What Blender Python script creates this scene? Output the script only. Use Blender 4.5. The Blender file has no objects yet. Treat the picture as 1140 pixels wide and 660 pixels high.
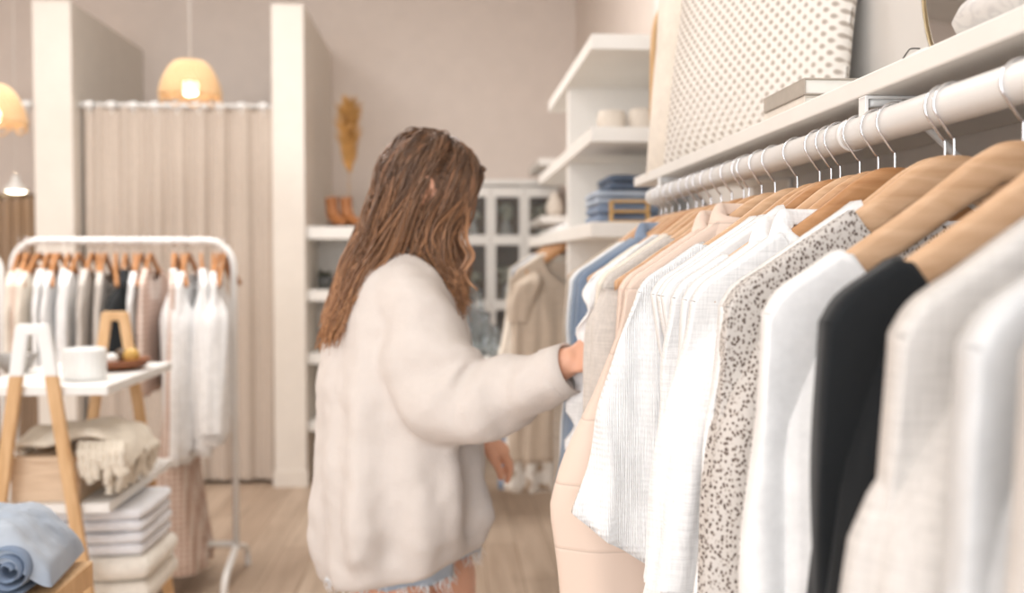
import bpy, bmesh, math, random
from math import sin, cos, pi, sqrt, atan, radians
from mathutils import Vector, Matrix, noise
R = random.Random(7)
SC = bpy.context.scene
COL = SC.collection
F = 1108.0
CZ = 1.38
YAW, PIT = atan(70 / F), atan(40 / F)
fw = Vector((sin(YAW) * cos(PIT), cos(YAW) * cos(PIT), -sin(PIT)))
rt = Vector((cos(YAW), -sin(YAW), 0))
up = rt.cross(fw)

def P(px, py, Y):
    """world point on the plane y = Y seen at photo pixel px, py"""
    d = fw + rt * ((px - 570) / F) + up * ((330 - py) / F)
    d = d * (Y / d.y)
    return Vector((d.x, d.y, d.z + CZ))

# ------------------------------------------------------------------ materials
def lin(c):
    return tuple(((v / 255) / 12.92 if v / 255 <= .04045 else ((v / 255 + .055) / 1.055) ** 2.4) for v in c) + (1,)

class NT:
    def __init__(s, name, rough=.6, metal=0, spec=.5):
        s.m = bpy.data.materials.new(name); s.m.use_nodes = True
        s.t = s.m.node_tree; s.b = s.t.nodes['Principled BSDF']
        s.b.inputs['Roughness'].default_value = rough
        s.b.inputs['Metallic'].default_value = metal
        s.b.inputs['Specular IOR Level'].default_value = spec
        s.co = s.t.nodes.new('ShaderNodeTexCoord')
    def n(s, kind, **kw):
        x = s.t.nodes.new(kind)
        for k, v in kw.items():
            if k in x.inputs: x.inputs[k].default_value = v
            else: setattr(x, k, v)
        return x
    def l(s, a, b): s.t.links.new(a, b)
    def obj(s, scale=(1, 1, 1), rot=(0, 0, 0)):
        mp = s.n('ShaderNodeMapping'); mp.inputs['Scale'].default_value = scale
        mp.inputs['Rotation'].default_value = rot
        s.l(s.co.outputs['Object'], mp.inputs['Vector']); return mp.outputs[0]
    def ramp(s, fac, stops):
        r = s.n('ShaderNodeValToRGB'); s.l(fac, r.inputs[0])
        el = r.color_ramp.elements
        while len(el) < len(stops): el.new(.5)
        for e, (p, c) in zip(el, stops): e.position = p; e.color = lin(c)
        return r.outputs[0]
    def bump(s, h, strength=.3, dist=.002):
        b = s.n('ShaderNodeBump'); b.inputs['Strength'].default_value = strength
        b.inputs['Distance'].default_value = dist
        s.l(h, b.inputs['Height']); s.l(b.outputs[0], s.b.inputs['Normal'])

MC = {}
def plain(name, c, rough=.55, metal=0, spec=.4, var=.03):
    if name in MC: return MC[name]
    t = NT(name, rough, metal, spec)
    nz = t.n('ShaderNodeTexNoise', Scale=9.0, Detail=3.0); t.l(t.obj(), nz.inputs['Vector'])
    a = tuple(max(0, v * (1 - var)) for v in c); b = tuple(min(255, v * (1 + var)) for v in c)
    t.l(t.ramp(nz.outputs[0], [(.3, a), (.7, b)]), t.b.inputs['Base Color'])
    MC[name] = t.m; return t.m

def cloth(name, c, scale=900, var=.04, kind='weave', c2=None, fold=.35):
    if name in MC: return MC[name]
    t = NT(name, .92, 0, .15)
    t.b.inputs['Sheen Weight'].default_value = .12
    nz = t.n('ShaderNodeTexNoise', Scale=30.0, Detail=6.0, Roughness=.7); t.l(t.obj(), nz.inputs['Vector'])
    a = tuple(max(0, v * (1 - var)) for v in c); b = tuple(min(255, v * (1 + var)) for v in c)
    base = t.ramp(nz.outputs[0], [(.3, a), (.7, b)])
    if kind == 'slub':
        n2 = t.n('ShaderNodeTexNoise', Scale=1.0, Detail=5.0); t.l(t.obj((420, 420, 28)), n2.inputs['Vector'])
        n3 = t.n('ShaderNodeTexNoise', Scale=1.0, Detail=5.0); t.l(t.obj((28, 28, 500)), n3.inputs['Vector'])
        ad = t.n('ShaderNodeMath', operation='ADD'); t.l(n2.outputs[0], ad.inputs[0]); t.l(n3.outputs[0], ad.inputs[1])
        hf = t.n('ShaderNodeMath', operation='MULTIPLY'); hf.inputs[1].default_value = .5; t.l(ad.outputs[0], hf.inputs[0])
        base = t.ramp(hf.outputs[0], [(.34, tuple(v * .93 for v in c)), (.62, tuple(min(255, v * 1.03) for v in c))])
        t.bump(hf.outputs[0], .4, .0015)
    elif kind == 'gauze':
        w = t.n('ShaderNodeTexWave', Scale=1.0, Distortion=5.0, Detail=3.0); w.inputs['Detail Scale'].default_value = 1.4
        w.bands_direction = 'X'; t.l(t.obj((110, 60, 12)), w.inputs['Vector'])
        w2 = t.n('ShaderNodeTexWave', Scale=1.0, Distortion=3.0, Detail=2.0); w2.bands_direction = 'Z'
        t.l(t.obj((10, 10, 40)), w2.inputs['Vector'])
        ad = t.n('ShaderNodeMath', operation='MULTIPLY_ADD'); ad.inputs[1].default_value = .6
        t.l(w2.outputs[1], ad.inputs[0]); t.l(w.outputs[1], ad.inputs[2])
        t.bump(ad.outputs[0], .5, .0025)
    elif kind == 'leopard':
        v = t.n('ShaderNodeTexVoronoi', Scale=1.0, Randomness=1.0); v.feature = 'F1'
        n3 = t.n('ShaderNodeTexNoise', Scale=60.0, Detail=2.0); mp = t.obj((330, 230, 250))
        t.l(t.obj(), n3.inputs['Vector'])
        mx = t.n('ShaderNodeMixRGB'); mx.inputs[0].default_value = .12; t.l(mp, mx.inputs[1]); t.l(n3.outputs[1], mx.inputs[2])
        vm = t.n('ShaderNodeVectorMath', operation='ADD'); sc = t.n('ShaderNodeVectorMath', operation='SCALE'); sc.inputs['Scale'].default_value = 1.6
        t.l(n3.outputs[1], sc.inputs[0]); t.l(mp, vm.inputs[0]); t.l(sc.outputs[0], vm.inputs[1]); t.l(vm.outputs[0], v.inputs['Vector'])
        spots = t.ramp(v.outputs['Distance'], [(0, (78, 66, 62)), (.28, (104, 92, 86)), (.40, (176, 166, 158)), (.52, c)])
        base = spots
        nz2 = t.n('ShaderNodeTexNoise', Scale=500.0); t.l(t.obj(), nz2.inputs['Vector']); t.bump(nz2.outputs[0], .15, .001)
    elif kind == 'plaid':
        def stripe(ax):
            w = t.n('ShaderNodeTexWave', Scale=1.0); w.bands_direction = ax; w.wave_profile = 'SIN'
            t.l(t.obj((14, 14, 14)), w.inputs['Vector']); return w.outputs[1]
        m1 = t.n('ShaderNodeMixRGB', blend_type='MULTIPLY'); m1.inputs[0].default_value = 1
        t.l(t.ramp(stripe('Y'), [(.45, c2), (.6, (255, 255, 255))]), m1.inputs[1])
        t.l(t.ramp(stripe('Z'), [(.45, c2), (.6, (255, 255, 255))]), m1.inputs[2])
        m2 = t.n('ShaderNodeMixRGB', blend_type='MULTIPLY'); m2.inputs[0].default_value = 1
        t.l(base, m2.inputs[1]); t.l(m1.outputs[0], m2.inputs[2]); base = m2.outputs[0]
    elif kind == 'quilt':
        sz = t.n('ShaderNodeSeparateXYZ'); t.l(t.obj((1, 1, 11)), sz.inputs[0])
        md = t.n('ShaderNodeMath', operation='PINGPONG'); md.inputs[1].default_value = .5; t.l(sz.outputs[2], md.inputs[0])
        n2 = t.n('ShaderNodeMath', operation='SMOOTH_MIN'); n2.inputs[1].default_value = .04; n2.inputs[2].default_value = .02; t.l(md.outputs[0], n2.inputs[0])
        t.bump(n2.outputs[0], .5, .05)
        base = t.ramp(md.outputs[0], [(.0, tuple(v * .88 for v in c)), (.012, c)])
    elif kind == 'denim':
        n2 = t.n('ShaderNodeTexNoise', Scale=7.0, Detail=6.0); t.l(t.obj(), n2.inputs['Vector'])
        base = t.ramp(n2.outputs[0], [(.3, c), (.7, c2)])
        nz2 = t.n('ShaderNodeTexNoise', Scale=700.0); t.l(t.obj(), nz2.inputs['Vector']); t.bump(nz2.outputs[0], .3, .001)
    elif kind == 'floral':
        n2 = t.n('ShaderNodeTexNoise', Scale=22.0, Detail=2.0); t.l(t.obj(), n2.inputs['Vector'])
        base = t.ramp(n2.outputs[0], [(.4, c2), (.5, c)])
    elif kind == 'knit':
        w = t.n('ShaderNodeTexWave', Scale=1.0, Distortion=.8, Detail=1.0); w.bands_direction = 'X'
        t.l(t.obj((70, 70, 8)), w.inputs['Vector'])
        v = t.n('ShaderNodeTexNoise', Scale=260.0, Detail=2.0); t.l(t.obj(), v.inputs['Vector'])
        ad = t.n('ShaderNodeMath', operation='MULTIPLY_ADD'); ad.inputs[1].default_value = .35
        t.l(w.outputs[1], ad.inputs[0]); t.l(v.outputs[0], ad.inputs[2])
        t.bump(ad.outputs[0], .45, .002)
    else:
        n2 = t.n('ShaderNodeTexNoise', Scale=float(scale), Detail=1.0); t.l(t.obj(), n2.inputs['Vector'])
        t.bump(n2.outputs[0], .18, .001)
    t.l(base, t.b.inputs['Base Color'])
    MC[name] = t.m; return t.m

def wood(name, c1, c2, sc=(8, 60, 60), rough=.42):
    if name in MC: return MC[name]
    t = NT(name, rough, 0, .4)
    nz = t.n('ShaderNodeTexNoise', Scale=1.0, Detail=6.0, Distortion=1.2); t.l(t.obj(sc), nz.inputs['Vector'])
    t.l(t.ramp(nz.outputs[0], [(.3, c1), (.68, c2)]), t.b.inputs['Base Color'])
    t.bump(nz.outputs[0], .08, .001)
    MC[name] = t.m; return t.m

def glass(name, c=(235, 240, 242)):
    if name in MC: return MC[name]
    t = NT(name, .04, 0, .5)
    t.b.inputs['Base Color'].default_value = lin(c)
    t.b.inputs['Transmission Weight'].default_value = .95
    t.b.inputs['IOR'].default_value = 1.12 if 'pane' in name else 1.45
    MC[name] = t.m; return t.m

def emit(name, c, s):
    if name in MC: return MC[name]
    t = NT(name, .5); t.b.inputs['Base Color'].default_value = lin(c)
    t.b.inputs['Emission Color'].default_value = lin(c); t.b.inputs['Emission Strength'].default_value = s
    MC[name] = t.m; return t.m

M_wall = plain('greige_paint', (228, 215, 205), .85, var=.01)
M_white = plain('white_paint', (236, 232, 226), .5, var=.01)
M_wallw = plain('off_white_wall', (222, 218, 213), .8, var=.01)
M_col = plain('cream_paint', (228, 220, 210), .6, var=.01)
M_metalw = plain('white_powder_coat', (238, 236, 233), .35, var=.01)
M_chrome = plain('brushed_steel', (225, 225, 228), .18, 1, var=.01)
M_brass = plain('aged_brass', (150, 134, 106), .35, 1)
M_hang = wood('hanger_wood', (188, 143, 104), (212, 171, 133))
M_hang2 = wood('hanger_wood_light', (199, 158, 121), (221, 184, 149))
M_hang3 = wood('hanger_wood_dark', (170, 120, 78), (198, 150, 106))
M_hang4 = wood('hanger_wood_brown', (166, 110, 64), (198, 142, 92))
M_pine = wood('pine', (202, 160, 112), (224, 186, 140), (40, 40, 6), .5)
M_board = plain('white_board', (238, 236, 232), .4, var=.01)

# ------------------------------------------------------------------ mesh helpers
def link(o):
    COL.objects.link(o); return o

def mesh_obj(name, verts, faces, m, parent=None, smooth=True, loc=None, rot=None):
    me = bpy.data.meshes.new(name); me.from_pydata([tuple(v) for v in verts], [], faces); me.update()
    if smooth: me.polygons.foreach_set('use_smooth', [True] * len(me.polygons))
    me.materials.append(m)
    o = link(bpy.data.objects.new(name, me))
    if parent: o.parent = parent
    if loc is not None: o.location = loc
    if rot is not None: o.rotation_euler = rot
    return o

def bm_obj(name, bm, m, parent=None, smooth=False, loc=None, rot=None, auto=True):
    bmesh.ops.recalc_face_normals(bm, faces=bm.faces)
    me = bpy.data.meshes.new(name); bm.to_mesh(me); bm.free()
    me.materials.append(m)
    if smooth: me.polygons.foreach_set('use_smooth', [True] * len(me.polygons))
    o = link(bpy.data.objects.new(name, me))
    if parent: o.parent = parent
    if loc is not None: o.location = loc
    if rot is not None: o.rotation_euler = rot
    return o

def tag(o, label=None, cat=None, group=None, kind=None):
    if label: o['label'] = label
    if cat: o['category'] = cat
    if group: o['group'] = group
    if kind: o['kind'] = kind
    return o

def thing(name, label, cat, loc=(0, 0, 0), rz=0, group=None):
    o = link(bpy.data.objects.new(name, None)); o.location = loc; o.rotation_euler = (0, 0, rz)
    o.empty_display_size = .05
    return tag(o, label, cat, group)

def box_bm(a, b, bev=.002, bm=None, seg=2):
    bm2 = bmesh.new()
    bmesh.ops.create_cube(bm2, size=1)
    for v in bm2.verts:
        v.co = Vector([(a[i] + b[i]) / 2 + v.co[i] * (b[i] - a[i]) for i in range(3)])
    if bev: bmesh.ops.bevel(bm2, geom=bm2.edges[:], offset=min(bev, .45 * min(abs(b[i] - a[i]) for i in range(3))), segments=seg, affect='EDGES', profile=.5)
    if bm is None: return bm2
    me = bpy.data.meshes.new('t'); bm2.to_mesh(me); bm2.free(); bm.from_mesh(me); bpy.data.meshes.remove(me)
    return bm

def box(name, a, b, m, parent=None, bev=.002, loc=None, rot=None):
    return bm_obj(name, box_bm(a, b, bev), m, parent, loc=loc, rot=rot)

def smooth_path(pts, n=6):
    pts = [Vector(p) for p in pts]; out = []
    for i in range(len(pts) - 1):
        p0 = pts[max(0, i - 1)]; p1 = pts[i]; p2 = pts[i + 1]; p3 = pts[min(len(pts) - 1, i + 2)]
        for k in range(n):
            t = k / n
            out.append(.5 * ((2 * p1) + (p2 - p0) * t + (2 * p0 - 5 * p1 + 4 * p2 - p3) * t * t + (3 * p1 - p0 - 3 * p2 + p3) * t ** 3))
    out.append(pts[-1]); return out

def tube_data(path, rad, seg=10, cap=True, verts=None, faces=None, flat=1.0, ref=None):
    """sweep; rad number or list; ref = fixed side axis"""
    verts = [] if verts is None else verts; faces = [] if faces is None else faces
    n = len(path); base = len(verts); prev = None
    for i, p in enumerate(path):
        p = Vector(p)
        t = (Vector(path[min(i + 1, n - 1)]) - Vector(path[max(i - 1, 0)])).normalized()
        if ref is not None: a = Vector(ref)
        elif prev is None: a = Vector((0, 0, 1)) if abs(t.z) < .9 else Vector((1, 0, 0))
        else: a = prev
        a = (a - t * a.dot(t)).normalized(); prev = a; b = t.cross(a)
        r = rad[i] if isinstance(rad, (list, tuple)) else rad
        for k in range(seg):
            an = 2 * pi * k / seg
            verts.append(p + a * cos(an) * r + b * sin(an) * r * flat)
    for i in range(n - 1):
        for k in range(seg):
            q = base + i * seg
            faces.append((q + k, q + (k + 1) % seg, q + seg + (k + 1) % seg, q + seg + k))
    if cap:
        faces.append(tuple(base + k for k in range(seg))[::-1]); faces.append(tuple(base + (n - 1) * seg + k for k in range(seg)))
    return verts, faces

def tube(name, path, rad, m, parent=None, seg=12, loc=None, rot=None, flat=1.0, ref=None):
    v, f = tube_data(path, rad, seg, flat=flat, ref=ref)
    return mesh_obj(name, v, f, m, parent, True, loc, rot)

def lathe(name, prof, m, parent=None, seg=32, loc=None, rot=None, wob=None, cap=False):
    v, f = [], []
    for (r, z) in prof:
        for k in range(seg):
            a = 2 * pi * k / seg; rr = r * (1 + (wob(a, z) if wob else 0))
            v.append((rr * cos(a), rr * sin(a), z))
    for i in range(len(prof) - 1):
        for k in range(seg):
            f.append((i * seg + k, i * seg + (k + 1) % seg, (i + 1) * seg + (k + 1) % seg, (i + 1) * seg + k))
    if cap:
        f.append(tuple(range(seg))[::-1]); f.append(tuple((len(prof) - 1) * seg + k for k in range(seg)))
    return mesh_obj(name, v, f, m, parent, True, loc, rot)

def subsurf(o, n=1):
    md = o.modifiers.new('sub', 'SUBSURF'); md.levels = n; md.render_levels = n; return o

def copy_tree(o, parent=None):
    c = o.copy(); COL.objects.link(c); c.parent = parent
    for ch in list(o.children): copy_tree(ch, c)
    return c

# ------------------------------------------------------------------ room
WX = .745       # face of the right wall
BY = 7.5        # back wall
def struct(name, a, b, m, bev=.002):
    return tag(box(name, a, b, m, bev=bev), kind='structure')

t = NT('oak_floor', .45, 0, .4)
br = t.n('ShaderNodeTexBrick', Scale=1.0); br.inputs['Brick Width'].default_value = 1.6; br.inputs['Row Height'].default_value = .16
br.inputs['Mortar Size'].default_value = .0025; br.inputs['Color1'].default_value = lin((202, 182, 162)); br.inputs['Color2'].default_value = lin((184, 162, 142))
br.inputs['Mortar'].default_value = lin((140, 115, 92)); br.offset = .37
mp = t.obj((1, 1, 1), (0, 0, pi / 2)); t.l(mp, br.inputs['Vector'])
nz = t.n('ShaderNodeTexNoise', Scale=1.0, Detail=6.0, Distortion=1.0); t.l(t.obj((22, 1.6, 1)), nz.inputs['Vector'])
mx = t.n('ShaderNodeMixRGB', blend_type='MULTIPLY'); mx.inputs[0].default_value = .7
t.l(br.outputs[0], mx.inputs[1]); t.l(t.ramp(nz.outputs[0], [(.3, (214, 208, 202)), (.65, (255, 255, 255))]), mx.inputs[2])
t.l(mx.outputs[0], t.b.inputs['Base Color']); t.bump(nz.outputs[0], .06, .001)
M_floor = t.m
struct('floor', (-5, -3.2, -.1), (1.2, 7.7, 0), M_floor, 0)
struct('ceiling', (-5, -3.2, 3.7), (1.2, 7.7, 3.8), M_white, 0)
struct('wall_back', (-5, BY, 0), (1.2, 7.7, 3.7), M_wall, 0)
struct('wall_right', (WX, -3.2, 0), (1.2, 3.6, 3.7), M_wallw, 0)
struct('wall_right_rear', (.95, 3.6, 0), (1.2, BY, 3.7), M_wall, 0)
struct('wall_left', (-5, -3, 0), (-4.8, BY, 3.7), M_wall, 0)
# shop front behind the camera: wide window opening
bm = bmesh.new()
for a, b in (((-4.8, -3.2, 0), (WX, -3, .25)), ((-4.8, -3.2, 3.3), (WX, -3, 3.7)), ((-4.8, -3.2, .25), (-4.5, -3, 3.3)), ((.45, -3.2, .25), (WX, -3, 3.3)),
             ((-2.1, -3.15, .25), (-2.0, -3.05, 3.3))):
    box_bm(a, b, .003, bm)
tag(bm_obj('wall_front', bm, M_white), kind='structure')
# fitting-room partitions
xa = P(40, 300, 6.1).x; xb = P(83, 300, 6.1).x
struct('wall_partition_left', (xa, 6.1, 0), (xb, BY, P(320, 4, 6.1).z), M_col, .006)
xc = P(304, 300, 6.1).x; xd = P(340, 300, 6.1).x
struct('wall_partition_right', (xc, 6.1, 0), (xd, BY, P(320, 4, 6.1).z), M_col, .006)
struct('baseboard_back', (xb, BY - .015, 0), (xc, BY, .11), M_white)
struct('baseboard_partition', (xc - .008, 6.09, 0), (xd + .008, 6.1, .1), M_col)

# ------------------------------------------------------------------ curtains
def curtain(name, x0, x1, y, z0, z1, m, label, n=14, amp=.045, seed=0, parent=None):
    nx, nz_ = 260, 26; v, f = [], []
    for j in range(nz_ + 1):
        tz = j / nz_; z = z1 + (z0 - z1) * tz
        for i in range(nx + 1):
            u = i / nx
            ph = 2 * pi * n * (u + .012 * sin(9 * u + seed) + .006 * sin(3 * tz + 17 * u))
            yy = y + amp * (.75 + .25 * tz) * sin(ph) + .012 * sin(ph * 2.1 + seed + 2 * tz)
            v.append((x0 + (x1 - x0) * u + .008 * cos(ph) * tz, yy, z + (0.012 * cos(ph * 1.0) if j == 0 else 0)))
    for j in range(nz_):
        for i in range(nx):
            a = j * (nx + 1) + i; f.append((a, a + 1, a + nx + 2, a + nx + 1))
    o = mesh_obj(name, v, f, m, parent)
    if label: tag(o, label, 'curtain')
    return o
M_curt = cloth('taupe_linen', (200, 186, 173), kind='slub')
M_brown = cloth('brown_cloth', (168, 143, 120), kind='slub')
cz = P(200, 117, 6.18).z
curtain('fitting_room_curtain', xb + .03, xc - .005, 6.2, .03, cz - .012, M_curt, 'long taupe linen curtain closing the fitting room between the two partitions', 8, .016, 1)
def rod(name, x0, x1, y, z, label, nr):
    t_ = thing(name, label, 'curtain rod', (0, y, z))
    tube('pole', [(x0, 0, 0), (x1, 0, 0)], .014, M_metalw, t_)
    for k in range(nr):
        x = x0 + .07 + (x1 - x0 - .14) * k / (nr - 1)
        v, f = tube_data([(x - .022, 0, 0), (x + .022, 0, 0)], .024, 14, False)
        v2, f2 = tube_data([(x, 0, -.022), (x, 0, -.05)], .006, 6)
        b = len(v); v += v2; f += [tuple(q + b for q in ff) for ff in f2]
        mesh_obj('curtain_ring', v, f, M_metalw, t_)
    return t_
rod('curtain_rod', xb, xc, 6.2, cz, 'white curtain rod with rings above the closed taupe curtain', 9)
rod('curtain_rod', -3.4, xa, 6.2, cz, 'white curtain rod left of the left partition, at the photo edge', 4)
x2 = P(-40, 250, 6.6).x; x3 = P(40, 250, 6.6).x
z2 = P(20, 220, 6.6).z
t_ = thing('low_drape_rail', 'low rail carrying the brown drape left of the left partition', 'rail', (0, 6.6, 0))
tube('rail', [(x2 - .1, 0, z2 + .012), (x3, 0, z2 + .012)], .012, M_brass, t_)
tube('post', [(x2 - .1, 0, 0), (x2 - .1, 0, z2 + .012)], .012, M_brass, t_)
curtain('brown_drape', x2 - .08, x3 - .01, 6.6, .02, z2, M_brown, 'brown drape hanging low left of the left partition under the small lit lamp', 7, .03, 4)

# ------------------------------------------------------------------ lamps
M_wick = cloth('wicker', (226, 190, 146), kind='slub')
M_wick.node_tree.nodes['Principled BSDF'].inputs['Transmission Weight'].default_value = 0
M_bulb = emit('warm_bulb', (255, 240, 214), 22)
def pendant(cx, cy, Y, label):
    p = P(cx, cy, Y); t_ = thing('pendant_lamp', label, 'lamp', (p.x, p.y, p.z), 0, 'woven pendant lamps')
    prof = [(.03, .188), (.07, .18), (.10, .155), (.125, .115), (.145, .07), (.157, .02), (.158, 0)]
    # woven shade: many ribs and hoops
    v, f = [], []
    for k in range(34):
        a = 2 * pi * k / 34
        path = smooth_path([(r * cos(a + .12 * sin(z * 40)), r * sin(a + .12 * sin(z * 40)), z) for r, z in prof], 2)
        b = len(v); v, f = tube_data(path, .0075, 5, True, v, f)
    for j in range(18):
        z = .18 - j * .0104
        r = None
        for (r0, z0), (r1, z1) in zip(prof, prof[1:]):
            if z1 <= z <= z0: r = r0 + (r1 - r0) * (z0 - z) / (z0 - z1 + 1e-9)
        if r is None: continue
        path = [(r * cos(2 * pi * q / 30) * (1 + .03 * (q % 2)), r * sin(2 * pi * q / 30) * (1 + .03 * (q % 2)), z) for q in range(31)]
        v, f = tube_data(path, .0042, 4, False, v, f)
    for k in range(9):      # uneven scalloped fringe
        a = 2 * pi * k / 9
        path = [(.158 * cos(a + q * .1), .158 * sin(a + q * .1), -.035 * sin(pi * q / 6)) for q in range(7)]
        v, f = tube_data(path, .005, 4, True, v, f)
    mesh_obj('lamp_shade', v, f, M_wick, t_)
    lathe('bulb', [(.0, .0), (.02, .003), (.04, .02), (.046, .042), (.038, .065), (.018, .085), (.014, .1)], M_bulb, t_, 20)
    lathe('socket', [(.0, .125), (.02, .12), (.022, .08), (.015, .075)], M_metalw, t_, 14)
    tube('cord', [(0, 0, .12), (0, 0, 3.7 - p.z)], .0022, M_white, t_, 6)
    return t_
pendant(212, 107, 5.5, 'woven wicker pendant lamp glowing in front of the taupe curtain')
pendant(-10, 138, 5.0, 'woven wicker pendant lamp cut by the left edge of the photo')
p = P(18, 213, 6.4)
t_ = thing('spot_lamp', 'small white lit spot lamp above the brown drape at far left', 'lamp', p)
lathe('lamp_shade', [(.012, .1), (.02, .1), (.03, .06), (.075, .012), (.078, .0), (.07, .0), (.026, .055)], M_white, t_, 24)
lathe('bulb', [(0, -.012), (.035, -.01), (.058, .0), (.05, .015), (0, .02)], M_bulb, t_, 20)
tube('cord', [(0, 0, .1), (0, 0, 3.7 - p.z)], .002, M_white, t_, 6)

# ------------------------------------------------------------------ hangers
HT = [(0, -.046), (.02, -.048), (.045, -.062), (.07, -.082), (.10, -.104), (.14, -.130), (.175, -.154), (.205, -.172)]
def htop(x):
    x = abs(x)
    for (a, za), (b, zb) in zip(HT, HT[1:]):
        if x <= b:
            t = (x - a) / (b - a); return za + (zb - za) * t
    return HT[-1][1] - (x - .205) * 1.1
RODR = .0175
def make_hanger_meshes(rr=RODR):
    # wooden body: sweep with changing section along x, bowed towards +y at the tips
    pts = smooth_path([(s, 0, 0) for s in [i / 10 - 1 for i in range(21)]], 3)
    v, f = [], []; seg = 10; rows = 0
    for q in pts:
        s = q.x; x = .206 * s; a = abs(s)
        zt = htop(x) if a < .995 else htop(x) - .004
        zt = (htop(x) + htop(x + .006) + htop(x - .006)) / 3
        h = .040 - .014 * a if a > .12 else .034
        if a > .97: h *= .62; 
        w = .0062 + .0035 * a * a
        if a > .97: w *= .7
        y = -.018 * a ** 2 * 1.0
        for k in range(seg):
            an = 2 * pi * (k + .5) / seg
            cy, cz_ = cos(an), sin(an)
            cy = math.copysign(abs(cy) ** .6, cy); cz_ = math.copysign(abs(cz_) ** .6, cz_)
            v.append((x, y + w * cy, zt - h / 2 + h / 2 * cz_))
        rows += 1
    for i in range(rows - 1):
        for k in range(seg):
            f.append((i * seg + k, (i + 1) * seg + k, (i + 1) * seg + (k + 1) % seg, i * seg + (k + 1) % seg))
    f.append(tuple(range(seg))); f.append(tuple((rows - 1) * seg + k for k in range(seg))[::-1])
    body = (v, f)
    r = rr + .0022
    pth = [(0, 0, -.058), (0, 0, -rr - .016), (-.003, 0, -rr - .012)]
    for k in range(13):
        an = radians(222 - k * 17)
        pth.append((r * cos(an), 0, r * sin(an)))
    hv, hf = tube_data(smooth_path(pth, 3), .0013, 7)
    return body, (hv, hf)
(hb, hh) = make_hanger_meshes()
HM = {}
def hanger(loc, rz, label, m=None, group=None, sc=1.0):
    m = m or R.choice([M_hang, M_hang2, M_hang3])
    t_ = thing('clothes_hanger', label, 'hanger', loc, rz, group)
    if m.name not in HM:
        a = mesh_obj('hanger_body', hb[0], hb[1], m, t_); b = mesh_obj('hook', hh[0], hh[1], M_chrome, t_)
        HM[m.name] = (a, b)
    else:
        for o in HM[m.name]:
            c = o.copy(); COL.objects.link(c); c.parent = t_
    if sc != 1.0: t_.scale = (sc, sc, sc)
    return t_

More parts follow.
